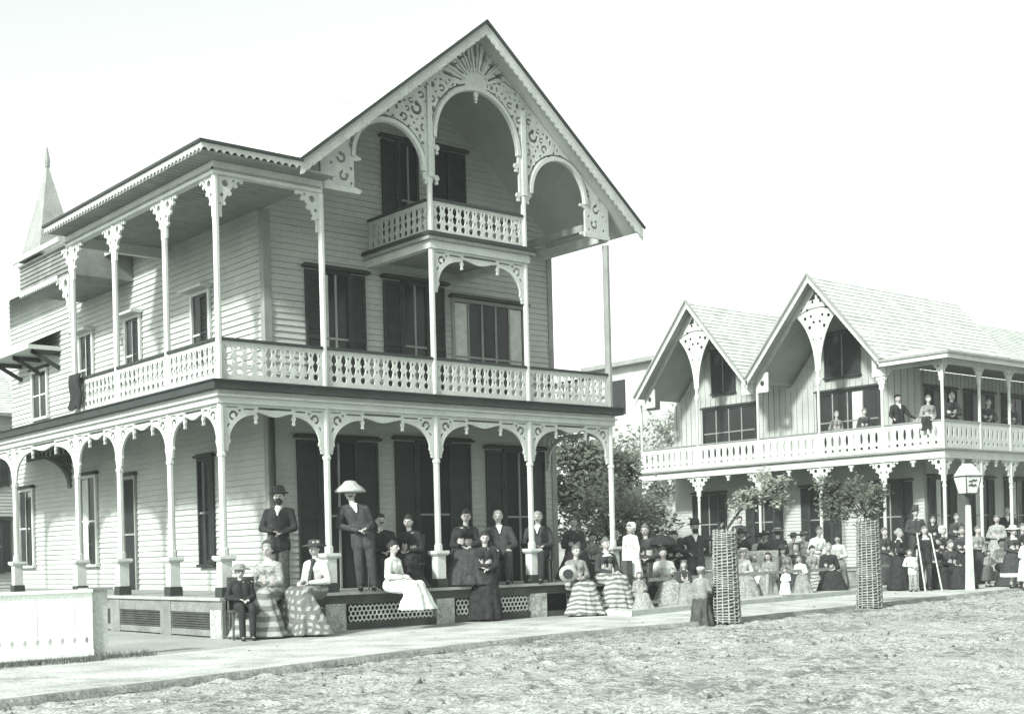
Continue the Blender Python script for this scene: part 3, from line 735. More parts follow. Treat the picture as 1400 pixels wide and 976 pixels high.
# ================================================================= right house
XR, YR = 24.516, 2.288
G = empty('guest_house', (XR, YR, 0), 0, 'pale two gabled guest house with a wrap around upper balcony, beyond the hotel', 'building')
gy = [0, 2.04, 4.39, 6.85, 9.53, 12.22]; gx = [0, 2.02, 3.76, 5.6, 7.4, 9.4]
gzd, gzb, gzr, gze = .45, 3.95, 4.8, 6.45
mb = MB(); mb.box(-.2, 11, -.2, 1.8, gzd-.05, gzd); mb.box(-.2, 1.8, 1.801, 12.4, gzd-.05, gzd); mb.build('deck', 'deck', G)
mb = MB(); mb.box(-.14, 11, -.14, -.1, 0, gzd-.051); mb.box(-.14, -.1, -.1, 12.3, 0, gzd-.051); mb.build('skirt', 'skirt_grey', G)
for y in gy: post(G, 0, y, 1.20, 3.68, r=.045, ped=gzd, capw=.13)
for x in gx[1:]: post(G, x, 0, 1.20, 3.68, r=.045, ped=gzd, capw=.13)
for i, y in enumerate(gy): post(G, 0, y, 3.98, gze if i != 2 and i != 4 else 7.4, r=.042, knot=False)
for x in gx[1:]: post(G, x, 0, 3.98, gze, r=.042, knot=False)
mb = MB(); mb.box(-.07, 10, -.07, .07, 3.68, 3.92); mb.box(-.07, .07, .07, 12.35, 3.68, 3.92); mb.box(-.06, 10, -.06, .06, gze, gze+.16); mb.box(-.06, .06, .06, 1.8, gze, gze+.16); mb.build('porch_beam', 'white', G)
mb = MB(); mb.box(-.17, 10, -.17, .1, 3.921, 3.97); mb.box(-.17, .1, .101, 12.4, 3.921, 3.97); mb.build('deck_edge_moulding', 'midtrim', G)
mb = MB(); mb.box(.1, 10, .102, 1.8, 3.925, 3.968); mb.box(.102, 1.8, 1.802, 12.3, 3.925, 3.968); mb.build('upper_deck', 'soffit', G)
def gbal(L, H_=.78, p=.27):
    n = max(1, round((L-.1)/p)); pp = (L-.1)/n
    def f(U, V):
        x = np.mod(U-.05, pp)-pp/2
        a = .05-np.hypot(x, (V-.46)*.30); b = .048-np.hypot(x, V-.16)
        return np.where(np.minimum(U, L-U) < .04, .05, cut(np.full_like(U, .05), a, b))
    return f
def gb(a, b, plane):
    L = b-a-.1; o = (a+.05, -.015, 3.99) if plane == 'x' else (-.015, a+.05, 3.99)
    bo = put_fret('balustrade', 'gb', gbal(L), L, 0, .78, .016, plane, o, .03, 'fret', G)
    k = MB()
    if plane == 'x': k.box(0, L, -.03, .06, .781, .82)
    else: k.box(-.03, .06, 0, L, .781, .82)
    k.build('handrail', 'midtrim', bo)
for a, b in zip(gy, gy[1:]): gb(a, b, 'y')
for a, b in zip(gx, gx[1:]): gb(a, b, 'x')
for i, y in enumerate(gy):
    for fl in (0, 1):
        if (fl and i == 0) or (not fl and i == len(gy)-1): continue
        brk(0, y+(-.04 if fl else .04), 'y', bool(fl), 3.68, .46, .68, G)
for i, x in enumerate(gx):
    for fl in (0, 1):
        if fl and i == 0: continue
        brk(x+(-.04 if fl else .04), 0, 'x', bool(fl), 3.68, .46, .68, G)
        brk(x+(-.04 if fl else .04), 0, 'x', bool(fl), gze, .26, .5, G)
brk(0, .04, 'y', False, gze, .26, .5, G); brk(0, 2.0, 'y', True, gze, .3, .55, G); brk(0, 2.08, 'y', False, gze, .3, .55, G)
mb = MB()
for a, b in zip(gy, gy[1:]):
    m_ = (a+b)/2; mb.box(-.03, .03, m_-.09, m_+.09, 3.60, 3.679); mb.box(-.025, .025, m_-.04, m_+.04, 3.48, 3.599)
for a, b in zip(gx, gx[1:]):
    m_ = (a+b)/2; mb.box(m_-.09, m_+.09, -.03, .03, 3.60, 3.679); mb.box(m_-.04, m_+.04, -.025, .025, 3.48, 3.599)
mb.build('beam_drop', 'fret', G)
# walls: lower clapboard, upper board and batten
clap('lower_wall', 'y', 1.8, 1.8, 12.3, gzd, 3.93, G); clap('lower_wall', 'x', 1.8, 1.8, 10, gzd, 3.93, G)
mb = MB(); mb.box(1.81, 10, 1.81, 12.3, 0, 6.6)
for yc in (4.35, 9.49): mb.poly([(1.80, yc-2.55, 6.55), (1.80, yc, 9.5), (1.80, yc+2.55, 6.55)])
for k in range(0, 45):
    y = 1.85+k*.24
    if y < 12.3:
        d = min(abs(y-4.35), abs(y-9.49)); zt = 9.55-d*1.2; mb.box(1.775, 1.80, y-.02, y+.02, 3.97, max(6.5, zt-.15))
for k in range(34): x = 1.9+k*.24; mb.box(x-.02, x+.02, 1.785, 1.81, 3.97, 6.6)
mb.build('upper_wall', 'batten', G)
mb = MB(); mb.box(1.76, 1.9, 1.77, 1.80, gzd, 6.6); mb.build('corner_board', 'midtrim', G)
# windows
for (a, b, z0, z1) in ((8.4, 10.75, 4.5, 6.15), (3.35, 5.7, 4.3, 6.2)):
    window(G, 'y', 1.78, a, b, z0, z1, 'window', 4, .12, 0, 0, 'glass', 'shutter', .05, lights=((a+.62, a+1.0),) if a < 5 else ())
for (a, b, z0, z1) in ((9.3, 10.3, 6.75, 8.2), (4.05, 5.35, 6.75, 8.1)):
    window(G, 'y', 1.78, a, b, z0, z1, 'attic_window', 2, .06, 0, 0, 'dark', 'shutter', .05, split=False)
for a in (2.6, 5.3, 7.7, 10.2):
    window(G, 'y', 1.78, a, a+.8, 1.0, 3.1, 'window', 2, .1, .35, .35, 'glass', 'shutter', .05)
for a in (2.3, 4.6, 6.9):
    window(G, 'x', 1.78, a, a+.8, .9, 3.2, 'window', 2, .1, .35, .35, 'glass', 'shutter', .05, lights=((a+.05, a+.3),))
    window(G, 'x', 1.78, a, a+.9, 4.0, 6.0, 'window', 2, .1, .4, .4, 'glass', 'shutter', .05)
# gable roofs
for yc, xl in ((9.49, 8.2), (4.35, 8.1)):
    zp = 9.75; y0, y1 = yc-2.58, yc+2.58; ze = 6.78 if yc < 5 else 6.7
    roof_slab('roof', G, (-.5, y0, ze), (xl, y0, ze), (xl, yc, zp), (-.5, yc, zp), .07, 'roof', under='batten')
    roof_slab('roof', G, (-.5, y1, ze), (xl, y1, ze), (xl, yc, zp), (-.5, yc, zp), .07, 'roof', under='batten')
    k = MB(); k.beam((-.53, y0-.03, ze-.03), (-.53, yc, zp+.02), .04, .06); k.beam((-.53, y1+.03, ze-.03), (-.53, yc, zp+.02), .04, .06); k.build('rake_edge', 'midtrim', G)
    sl_ = (zp-ze)/2.58
    def gf(U, V, yc=yc, zp=zp, sl_=sl_):
        y = np.abs(U-yc); t = (zp-V-y*sl_)/math.hypot(1, sl_)
        brd = np.minimum(t-.02, .16-t)
        # tulip: opening pointed lens left and right of the central post
        cy_, ry_ = 1.62, 1.56; e = np.hypot((y-cy_)/ry_, (V-6.75)/2.22)
        open_ = np.minimum((1-e)*1.4, t-.20)
        body = cut(np.minimum(t-.05, V-6.85), open_)
        body = np.minimum(body, np.where(V < 8.9, 1, 1))
        holes = un(circ(y, V, .28, 8.15, .06), circ(y, V, .16, 7.75, .04), circ(y, V, .45, 8.45, .06), circ(y, V, .22, 8.5, .05), circ(y, V, .15, 8.95, .05), circ(y, V, .0, 9.2, .04), circ(y, V, .66, 8.55, .05), circ(y, V, .36, 8.72, .05), circ(y, V, .58, 8.74, .04), circ(y, V, .12, 8.3, .05), circ(y, V, .10, 7.45, .03), .016-np.abs(np.hypot(y/1.1, (V-8.0)/.75)-1)*.8)
        lower = np.where(V < 6.9, un(rect(U, V, yc-.05, yc+.05, 6.3, 7), circ(U, V, yc, 6.45, .1)), -1)
        side = np.minimum(rect(y, V, 2.0, 2.5, 6.3, 6.95), t-.0)
        side = cut(side, circ(y, V, 2.25, 6.6, .09)); rim = np.where(t > .2, .035-np.abs(1-e)*1.2, -1)
        rim = np.where((y < cy_) & (V > 6.75), rim, -1)
        apex = np.minimum(np.minimum(t-.26, V-9.02+.25*y*y), y-.045); holes = un(holes, apex)
        return np.minimum(un(cut(body, holes), lower, side, rim), t-.03)
    def bf(U, V, yc=yc, zp=zp, sl_=sl_):
        t = (zp-V-np.abs(U-yc)*sl_)/math.hypot(1, sl_); return np.minimum(t-.01, .15+.015*np.abs(np.sin(U*math.pi/.1))-t)
    me = fret_mesh('bargeboard', bf, yc-2.6, yc+2.6, 6.25, 9.78, .02, 'y', -.47, .035); link('bargeboard', me, 'fret', G)
    me = fret_mesh('gable_screen', gf, yc-2.6, yc+2.6, 6.25, 9.78, .02, 'y', -.05, .04); link('gable_screen', me, 'fret', G)
    k = MB(); k.prism(-.47, yc, [(9.6, .03), (10.2, .025), (10.7, .006)], 6); k.build('finial', 'white', G)
# porch roof at the corner and south wing
ezz = 6.70
mb = MB(); mb.poly([(-.5, -.5, ezz), (12, -.5, ezz), (12, 1.9, 7.25), (1.6, 1.9, 7.25)]); mb.poly([(-.5, -.5, ezz), (1.6, 1.9, 7.25), (-.5, 1.95, ezz+.02)])
po = mb.build('porch_roof', 'roof', G)
mb = MB(); mb.box(-.5, 12, -.5, -.46, ezz-.18, ezz-.012); mb.box(-.5, -.46, -.459, 1.8, ezz-.18, ezz-.012); mb.build('fascia', 'white', G)
mb = MB(); mb.box(-.55, 12, -.55, -.501, ezz-.05, ezz+.02); mb.box(-.55, -.501, -.5, 1.8, ezz-.05, ezz+.02); mb.build('eave_edge', 'midtrim', G)
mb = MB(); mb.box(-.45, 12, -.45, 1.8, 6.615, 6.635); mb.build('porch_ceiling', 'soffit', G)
roof_slab('roof', G, (8.12, 1.9, 7.2), (22, 1.9, 7.2), (22, 5.6, 9.5), (8.12, 5.6, 9.5), .07, 'roof')
clap('wing_wall', 'x', 1.82, 10, 22, 0, 7.2, G)

# neighbour behind the hotel on the far left
xn = px_x(24, 700, 26)
N = empty('neighbour_house', (xn-9, 26, 0), 0, 'white clapboard house behind the hotel at the far left edge', 'building')
clap('wall', 'x', 0, 0, 9, 0, 6.4, N); k = MB(); k.box(.0, 9, .01, 9, 0, 6.3); k.build('wall_core', 'siding', N)
roof_slab('roof', N, (-.4, -.4, 6.3), (9.4, -.4, 6.3), (9.4, 4.5, 9.4), (-.4, 4.5, 9.4), .08, 'roof')
for a_ in (5.6, 7.5):
    for z_ in (1.0, 3.9): window(N, 'x', 0, a_, a_+.9, z_, z_+1.7, 'window', 2, .1, .3, .3, 'glass', 'shutter', .05)
# building glimpsed behind
Bk = empty('distant_house', (34, 21.5, 0), 0, 'pale flat roofed house barely showing above the trees, behind the guest house gable', 'building')
mb = MB(); mb.box(0, 8, 0, 5.2, 0, 9.8); mb.build('wall', 'siding', Bk)
mb = MB(); mb.box(-.5, 8.5, -.5, 5.7, 9.8, 10.0); mb.build('roof', 'midtrim', Bk)
mb = MB(); mb.box(-.06, 0, 1, 1.8, 7.6, 9.2); mb.build('window', 'glass', Bk); mb = MB(); mb.box(-.06, 0, 3.2, 4.0, 7.6, 9.2); mb.build('window', 'glass', Bk)


# ================================================================= trees and planting
def atY(px, Y, z=0):
    d = ray(px, 750); return (Y-CY)/d[1]
def leafmesh(name, blobs, n, size, mt, parent, seed=1, gap=.25):
    rnd = random.Random(seed); v = []; f = []
    tot = sum(b[3]*b[4]*b[5] for b in blobs)
    for (cx, cy, cz, rx, ry, rz) in blobs:
        k = int(n*rx*ry*rz/tot)
        cl = [(rnd.gauss(0, 1), rnd.gauss(0, 1), rnd.gauss(0, 1), rnd.uniform(.55, 1.0)) for _ in range(max(5, k//45))]
        for i in range(k):
            a, b_, c, rr = cl[rnd.randrange(len(cl))]; l = math.sqrt(a*a+b_*b_+c*c) or 1
            sp = .20
            p = Vector((cx+rx*(a/l*rr+rnd.gauss(0, sp)), cy+ry*(b_/l*rr+rnd.gauss(0, sp)), cz+rz*(c/l*rr+rnd.gauss(0, sp))))
            d = Vector((rnd.gauss(0, 1), rnd.gauss(0, 1), rnd.gauss(0, 1))).normalized(); e = d.orthogonal().normalized()
            s_ = size*rnd.uniform(.6, 1.4); q = len(v)
            v += [tuple(p-d*s_), tuple(p+e*s_*.45), tuple(p+d*s_), tuple(p-e*s_*.45)]; f.append((q, q+1, q+2, q+3))
    me = bpy.data.meshes.new(name); me.from_pydata(v, [], f); return link(name, me, mt, parent)
def tree(x, y, z, trunk_r, path, blobs, n, size, label, mt='leaf', group=None, seed=1, cat='tree', limbs=7):
    t = empty('tree', (x, y, z), 0, label, cat, group)
    mb = MB(); r = trunk_r
    for i, (a, b) in enumerate(zip(path, path[1:])): mb.cap(a, b, r, r*.72, 8); r *= .72
    rnd = random.Random(seed); top = path[-1]
    for i in range(limbs):
        b = rnd.choice(blobs); e = (b[0]+rnd.uniform(-.6, .6)*b[3], b[1]+rnd.uniform(-.6, .6)*b[4], b[2]+rnd.uniform(-.4, .6)*b[5])
        s0 = Vector(path[-2]).lerp(Vector(top), rnd.uniform(.3, 1)); mid = s0.lerp(Vector(e), .5)+Vector((0, 0, .08*(Vector(e)-s0).length))
        mb.cap(s0, mid, r*.7, r*.4, 6); mb.cap(mid, e, r*.4, r*.12, 6)
    mb.build('trunk', 'bark', t, True)
    leafmesh('crown', blobs, n, size, mt, t, seed)
    return t
ctex = bpy.data.textures.new('cloth_folds', 'CLOUDS'); ctex.noise_scale = .11; ctex.noise_depth = 2
def folds(o, st=.028):
    if o is None: return
    d = o.modifiers.new('folds', 'DISPLACE'); d.texture = ctex; d.texture_coords = 'GLOBAL'; d.strength = st; d.mid_level = .5
def atw(px, w_, z=0):
    d = ray(px, 750); return (CX+w_*d[0], CY+w_*d[1], z)
GT = 'yard trees between the two houses'
for i, (px, w_, h, r, n, lab, mt) in enumerate((
    (790, 42, 3.9, 1.7, 5200, 'dark bushy tree seen through the end bay of the hotel porch', 'leaf'),
    (826, 44, 3.9, 1.15, 3500, 'tall dark leafy tree just left of the guest house balcony', 'leaf'),
    (925, 60, 5.6, 2.6, 6000, 'tree rising behind the left end of the guest house', 'leaf'),
    (836, 36, 2.3, 1.15, 3800, 'rounded shrub like tree behind the right corner post of the hotel', 'leaf2'),
    (876, 38, 2.0, 1.0, 3000, 'low spreading tree in front of the guest house lower porch end', 'leaf'))):
    X, Y, _ = atw(px, w_)
    bl = [(0, 0, h, r, r, r*.75), (-r*.7, .3, h*.72, r*.7, r*.7, r*.5), (r*.6, -.2, h*.78, r*.65, r*.6, r*.5), (.2, .5, h+r*.5, r*.55, r*.5, r*.5)]
    tree(X, Y, 0, .16 if h > 3 else .08, [(0, 0, 0), (.1, 0, h*.4), (-.05, .1, h*.8)], bl, n, .11 if h > 3 else .08, lab, mt, None, 10+i)
# wicker tree guards and their little trees
def guard(px, w_, h, r0, r1, label):
    X, Y, _ = atw(px, w_); t = empty('tree_guard', (X, Y, -.03), 0, label, 'tree guard', 'wicker tree guards along the kerb')
    mb = MB(); mb.prism(0, 0, [(0, r0*.9), (h*.98, r1*.88)], 20); mb.build('lining', 'wickdark', t)
    mb = MB(); n = 14
    for i in range(n):
        a = 2*math.pi*i/n; mb.cap((r0*math.cos(a), r0*math.sin(a), 0), (r1*math.cos(a), r1*math.sin(a), h+.06*random.random()), .013, .010, 6)
    mb.build('stake', 'wicker', t)
    v = MB(); z = .03; row = 0
    while z < h:
        r = r0+(r1-r0)*z/h; seg = 28; k = len(v.v); tilt = .03
        for i in range(seg):
            a = 2*math.pi*i/seg; ph = math.sin(a*n/2+(row % 2)*math.pi)*.017
            for dr, dz in ((0, 0), (.014, .011), (0, .024), (-.012, .011)):
                v.v.append(((r+ph+dr)*math.cos(a), (r+ph+dr)*math.sin(a), z+dz+tilt*math.sin(a+row*.4)+.004*math.sin(row*7+a*5)))
        for i in range(seg):
            for q in range(4): v.f.append((k+i*4+q, k+((i+1) % seg)*4+q, k+((i+1) % seg)*4+(q+1) % 4, k+i*4+(q+1) % 4))
        z += .046; row += 1
    v.build('wicker_weave', 'wicker', t, True)
    return X, Y
X, Y = guard(991, 22.0, 1.53, .235, .185, 'taller narrow wicker guard around a street tree, beside the child on the stump')
tree(X, Y, 0, .035, [(0, 0, 0), (.02, 0, 1.5), (.30, -.2, 1.95)], [(.50, -.42, 2.22, .50, .42, .26), (.25, -.2, 2.02, .3, .3, .2), (.72, -.6, 2.12, .3, .3, .25)], 1300, .042, 'spindly young street tree with pale leaves leaning right out of the nearer wicker guard', 'leaf2', 'young street trees in wicker guards', 31)
X, Y = guard(1187, 25.9, 1.70, .245, .205, 'broad wicker guard around a street tree, nearer the lamp post')
tree(X, Y, 0, .04, [(0, 0, 0), (0, 0, 1.6), (-.1, .1, 2.1)], [(-.42, .35, 1.95, .45, .4, .35), (-.05, 0, 2.25, .4, .4, .3), (.2, -.1, 1.9, .35, .3, .2), (-.6, .5, 2.35, .3, .3, .25)], 2600, .045, 'bushy young street tree with darker drooping leaves in the wicker guard nearer the lamp', 'leaf', 'young street trees in wicker guards', 32)
# lamp
X, Y, _ = atw(1325, 32.9); T = empty('street_lamp', (X, Y, 0), -YAW+.35, 'white street lamp post carrying a tapered lettered glass lantern', 'street lamp')
mb = MB(); mb.sq(0, 0, [(-.02, .085), (.35, .075), (2.13, .045)]); mb.build('post', 'white', T)
mb = MB(); mb.prism(0, 0, [(2.13, .05), (2.2, .035), (2.34, .045), (2.42, .12)], 8); mb.build('bracket', 'trim', T)
mb = MB(); mb.sq(0, 0, [(2.43, .155), (2.84, .235)]); la = mb.build('lantern', 'frosted', T)
mb = MB(); mb.sq(0, 0, [(2.845, .262), (2.865, .262)]); 
for sx in (-1, 1):
    for sy in (-1, 1): mb.beam((sx*.158, sy*.158, 2.42), (sx*.238, sy*.238, 2.86), .018, .018)
mb.sq(0, 0, [(2.40, .16), (2.43, .16)]); mb.build('lantern_frame', 'trim', T)
mb = MB(); mb.sq(0, 0, [(2.868, .235), (3.12, .12), (3.125, .10), (3.17, .09)]); mb.build('lantern_roof', 'white', T)
mb = MB()   # two lines of brush lettering, worn past reading, on the two seen faces
for zc in (2.74, 2.62):
    hw = .155+(zc-2.43)/.41*.08; rr = random.Random(int(zc*100)); x = -.13; p = None
    while x < .13:
        q = (x, zc+rr.uniform(-.032, .032))
        if p and rr.random() > .12: mb.beam((p[0], -hw-.006, p[1]), (q[0], -hw-.006, q[1]), .016, .03)
        p = q; x += rr.uniform(.012, .03)
mb.build('lantern_lettering', 'charcoal', la)
# low rail fence and boardwalk
RA, RB_ = Vector((8.35, -.65, 0)), Vector((21.5, 1.75, 0))
Fz = empty('rail_fence', tuple(RA), 0, 'low weathered rail fence on posts in front of the seated crowd', 'fence')
D_ = RB_-RA
for i in range(8):
    p = D_*(i/7); mb = MB(); mb.sq(p.x, p.y, [(-.02, .085 if not i else .05), (1.02 if i == 0 else .66, .08 if not i else .045)]); mb.build('post', 'bark' if not i else 'rail', Fz)
mb = MB(); mb.beam((0, -.06, .62), (D_.x, D_.y-.06, .62), .04, .07); mb.build('rail', 'rail', Fz)
mb = MB(); a = Vector((7.4, -1.7, 0)); b = Vector((11.2, -.95, 0)); c = Vector((20.5, .95, 0)); 
for p, q in ((a, b), (b, c)):
    mb.poly([(p.x, p.y, .10), (q.x, q.y, .10), (q.x, q.y+.75, .10), (p.x, p.y+.75, .10)]); mb.poly([(p.x, p.y, -.1), (q.x, q.y, -.1), (q.x, q.y, .10), (p.x, p.y, .10)])
mb.poly([(a.x, a.y, -.1), (a.x, a.y, .1), (a.x, a.y+.75, .1), (a.x, a.y+.75, -.1)])
tag(mb.build('boardwalk', 'white2'), kind='structure')
# left fence
T = empty('board_fence', (-3.1, -1.95, 0), 0, 'white close boarded fence ending in a square post at the left foreground', 'fence')
def ff(U, V):
    gaps = np.abs(np.mod(U, .16)-.08)-.004
    d = .032-np.abs(np.mod(U, .16)-.08)-np.abs(V-.24)*.55
    base = np.minimum(np.where(V > .30, gaps*.6, .02), .02)
    return cut(np.where((V < .30) | (V > .8), .02, base), np.where(np.abs(V-.24) < .05, d, -1))
L = 6.4; me = fret_mesh('boards', ff, 0, L, .12, .86, .012, 'x', 0, .03); link('boards', me, 'fence', T, loc=(-6.4, -.32, 0))
mb = MB(); mb.box(-6.4, .0, -.35, -.26, .861, .90); mb.box(-6.4, 0, -.34, -.285, .04, .12); mb.build('cap_rail', 'fence', T)
mb = MB(); mb.box(.0, .22, -.28, -.06, -.02, .88); mb.build('post', 'white2', T)
mb = MB(); mb.box(-.06, .28, -.34, 0, .881, .915); mb.build('post_cap', 'midtrim', T)
mb = MB(); rnd = random.Random(3)
for i in range(2600):
    x = -9.2+rnd.random()*6.9; y = -2.62+rnd.gauss(0, .10)+(.25 if x > -3.1 else 0); h = rnd.uniform(.03, .10); a = rnd.random()*6.3
    mb.poly([(x, y, -.01), (x+.012*math.cos(a), y+.012*math.sin(a), -.01), (x+rnd.gauss(0, .02), y+rnd.gauss(0, .02), h)])
tag(mb.build('grass', 'grass'), 'short dry grass along the foot of the white fence', 'grass', kind='stuff')

# stump
X, Y, _ = atw(957, 21.9); mb = MB()
mb.loft([((0, 0, -.06), .20, .20), ((0, 0, .06), .17, .17), ((0, 0, .22), .15, .15), ((0, 0, .37), .15, .15), ((0, 0, .40), .15, .15)], 26, 9, -.0)
for i in range(9):
    a = i*.7+.2; mb.cap((.13*math.cos(a), .13*math.sin(a), .34), (.18*math.cos(a), .18*math.sin(a), -.03), .025, .03, 6)
t = mb.build('tree_stump', 'bark', None, True, (X, Y, -.02), remesh=.013); folds(t, .05); tag(t, 'ragged dark tree stump used as a seat beside the wicker guard', 'stump')

# ================================================================= furniture
def chair(px, w_, z, turn, label, group='wooden chairs on the porches', hs=.45):
    X, Y, _ = atw(px, w_); t = empty('chair', (X, Y, z), -YAW+turn, label, 'chair', group)
    mb = MB(); mb.box(-.22, .22, -.22, .22, hs-.035, hs); mb.build('seat', 'wood', t)
    for sx in (-1, 1):
        for sy in (-1, 1):
            k = MB(); k.cap((sx*.19, sy*.19, .0), (sx*.185, sy*.185, hs-.04), .016, .02, 8); k.build('leg', 'wood', t, True)
    k = MB(); 
    for sx in (-1, 1): k.cap((sx*.2, .2, hs-.02), (sx*.2, .27, hs+.50), .018, .015, 8)
    for i in range(3): k.box(-.2, .2, .215+.02*i, .235+.02*i, hs+.16+.14*i, hs+.23+.14*i)
    k.build('backrest', 'wood', t); return t

# ================================================================= people
V_ = Vector
def lab_seed(t): return sum((i+1)*ord(c) for i, c in enumerate(t))
def person(px, w_, z, label, H_=1.7, pose='stand', hs=.45, turn=0, top='coat', bottom='trousers', ct='black', cb='black', hair='hair', hat=None, hatc='black',
           arms='side', beard=False, near=False, lean=0, shirt=False, collar=False, side=0, tie=False, hem=None, belt=None, flare=.24):
    X, Y, _ = atw(px, w_)
    T = empty('person', (X, Y, z), -YAW+turn, label, 'person')
    rv = random.Random(lab_seed(label)); hx_, hy_ = rv.uniform(-.022, .022), rv.uniform(-.03, .012)
    if lean == 0: lean = rv.uniform(-.09, .09)
    ay_ = [rv.uniform(-.05, .05) for _ in range(4)]
    k = H_/1.7; child = H_ < 1.35
    hk = 1.12 if child else 1.0
    vs = (.0075 if near else .014)*max(k, .7); vc = .016 if near else .022
    def q(x, y, z_): return V_((x*k, y*k, z_*k))
    wo = (bottom != 'trousers')
    sw = .165 if wo else .19
    if pose == 'stand':
        hip = V_((side*.0, 0, .92*k)); kn = [q(s*.10, -.03, .49)+V_((side*.1, 0, 0)) for s in (-1, 1)]; an = [q(s*.11, 0, .085)+V_((side*.25, 0, 0)) for s in (-1, 1)]
    else:
        hip = V_((0, 0, hs+.09*k)); kn = [V_((s*.11*k+side*.30, -.46*k+abs(side)*.25, hs+.06*k)) for s in (-1, 1)]
        fz = .08*k if pose == 'sit' else max(.08, hs-.26*k)
        an = [V_((s*.10*k+side*.42, -.50*k+abs(side)*.25, fz)) for s in (-1, 1)]
    sh = V_((lean*.5, 0, .50*k)); neck = hip+sh; chest = hip+V_((lean*.36, 0, .36*k)); waist = hip+V_((lean*.15, 0, .16*k))
    head = neck+V_((lean*.16+hx_, -.015*k+hy_, .182*k)); hr = .102*k*hk
    b = MB()
    # torso, neck, head with face
    for s in (-1, 1):
        b.cap(hip+q(s*.075, 0, 0), waist+q(s*.06, 0, 0), .105*k, .09*k); b.cap(waist+q(s*.06, 0, 0), chest+q(s*.075, 0, 0), .09*k, .105*k)
    b.cap(neck+q(-.10, 0, -.06), neck+q(.10, 0, -.06), .07*k, .07*k)
    b.cap(neck+q(0, 0, -.03), head+q(0, .005, -.05), .052*k, .05*k)
    b.ell(head, (hr*.80, hr*.92, hr*1.08)); b.ell(head+V_((0, -hr*.28, -hr*.45)), (hr*.58, hr*.60, hr*.60))
    b.cap(head+V_((0, -hr*.88, hr*.18)), head+V_((0, -hr*1.12, -hr*.22)), hr*.10, hr*.17, 8)
    b.cap(head+V_((-hr*.35, -hr*.80, hr*.28)), head+V_((hr*.35, -hr*.80, hr*.28)), hr*.13, hr*.13, 8)
    b.cap(head+V_((-hr*.2, -hr*.86, -hr*.55)), head+V_((hr*.2, -hr*.86, -hr*.55)), hr*.09, hr*.09, 8)
    for s in (-1, 1): b.ell(head+V_((s*hr*.80, hr*.05, -hr*.05)), (hr*.13, hr*.2, hr*.3), 8, 6)
    # legs
    for i in (0, 1):
        s = (-1, 1)[i]; h_ = hip+q(s*.09, 0, -.02)
        b.cap(h_, kn[i], .088*k, .058*k); b.cap(kn[i], an[i], .058*k, .038*k); b.cap(an[i]+V_((0, 0, -.035*k)), an[i]+V_((0, -.15*k, -.045*k)), .036*k, .032*k)
    # arms
    el = []; wr = []; fd = []
    for i in (0, 1):
        s = (-1, 1)[i]; S_ = neck+q(s*sw, 0, -.07); a = arms if isinstance(arms, str) else arms[i]
        if a == 'side': e = S_+q(s*.06, .03, -.28); w2 = e+q(s*.01, -.06, -.25); d = V_((0, -.1, -1))
        elif a == 'clasp': e = S_+q(s*(.09+ay_[i]*.6), .0, -.27); w2 = hip+q(s*.07+ay_[2]*.6, -.20, .10+ay_[i]*.5); d = V_((-s*.9, -.35, -.25))
        elif a == 'lap': e = S_+q(s*(.08+ay_[i]*.5), -.03, -.27); w2 = hip+q(s*.085+ay_[2]*.9, -.27+ay_[i]*.8, .13+ay_[i]*.4); d = V_((-s*.75, -.6, -.25))
        elif a == 'knees': e = S_+q(s*.10, -.06, -.26); w2 = V_((kn[i].x*.95+s*.01, kn[i].y+.12*k, kn[i].z+.11*k)); d = V_((0, -.9, -.4))
        elif a == 'hip': e = S_+q(s*.22, .06, -.20); w2 = hip+q(s*.15, -.06, .14); d = V_((-s*.6, -.6, -.4))
        elif a == 'up': e = S_+q(s*.24, -.04, .02); w2 = e+q(s*.12, -.05, .22); d = V_((s*.3, -.3, .9))
        elif a == 'rail': e = S_+q(s*.12, -.10, -.25); w2 = S_+q(s*.18, -.34, -.36); d = V_((0, -.8, -.5))
        elif a == 'poles': e = S_+q(s*.10, -.08, -.22); w2 = S_+q(s*.10, -.26, -.12); d = V_((-s*.2, -.6, .5))
        elif a == 'hold': e = S_+q(s*.07, -.10, -.24); w2 = S_+q(-s*.02, -.30, -.14); d = V_((-s*.3, -.5, .7))
        el.append(e); wr.append(w2); d = d.normalized(); fd.append(d)
        b.cap(S_, e, .05*k, .040*k); b.cap(e, w2, .040*k, .027*k)
        sd_ = d.cross(V_((0, 0, 1))); sd_ = sd_.normalized() if sd_.length > .1 else V_((0, -1, 0)); nn = sd_.cross(d).normalized()
        if nn.z > 0: nn = -nn
        pw = .021*k
        for o in (-1, 0, 1): b.cap(w2+d*.01*k+sd_*o*pw*.6, w2+d*.065*k+sd_*o*pw, .013*k, .012*k, 8)
        for j, ln in enumerate((.030, .037, .034, .025)):
            st_ = w2+d*.070*k+sd_*(j-1.5)*.0175*k; m1 = st_+(d*.9+nn*.35)*ln*k; m2 = m1+(d*.45+nn*.85)*ln*.85*k
            b.cap(st_, m1, .0080*k, .0076*k, 6); b.cap(m1, m2, .0076*k, .0065*k, 6)
        ts = w2+d*.025*k-sd_*.028*k; t1 = ts+(d*.6-sd_*.7)*.038*k; b.cap(ts, t1, .013*k, .011*k, 6); b.cap(t1, t1+(d*.8+nn*.4)*.028*k, .011*k, .009*k, 6)
    b.build('body', 'skin', T, True, remesh=vs)
    # eyes
    if 1:
        for s in (-1, 1):
            m = MB(); m.ell(head+V_((s*hr*.32, -hr*.90, hr*.06)), (hr*.13, hr*.07, hr*.085), 8, 5); m.build('eye', 'eye', T, True)
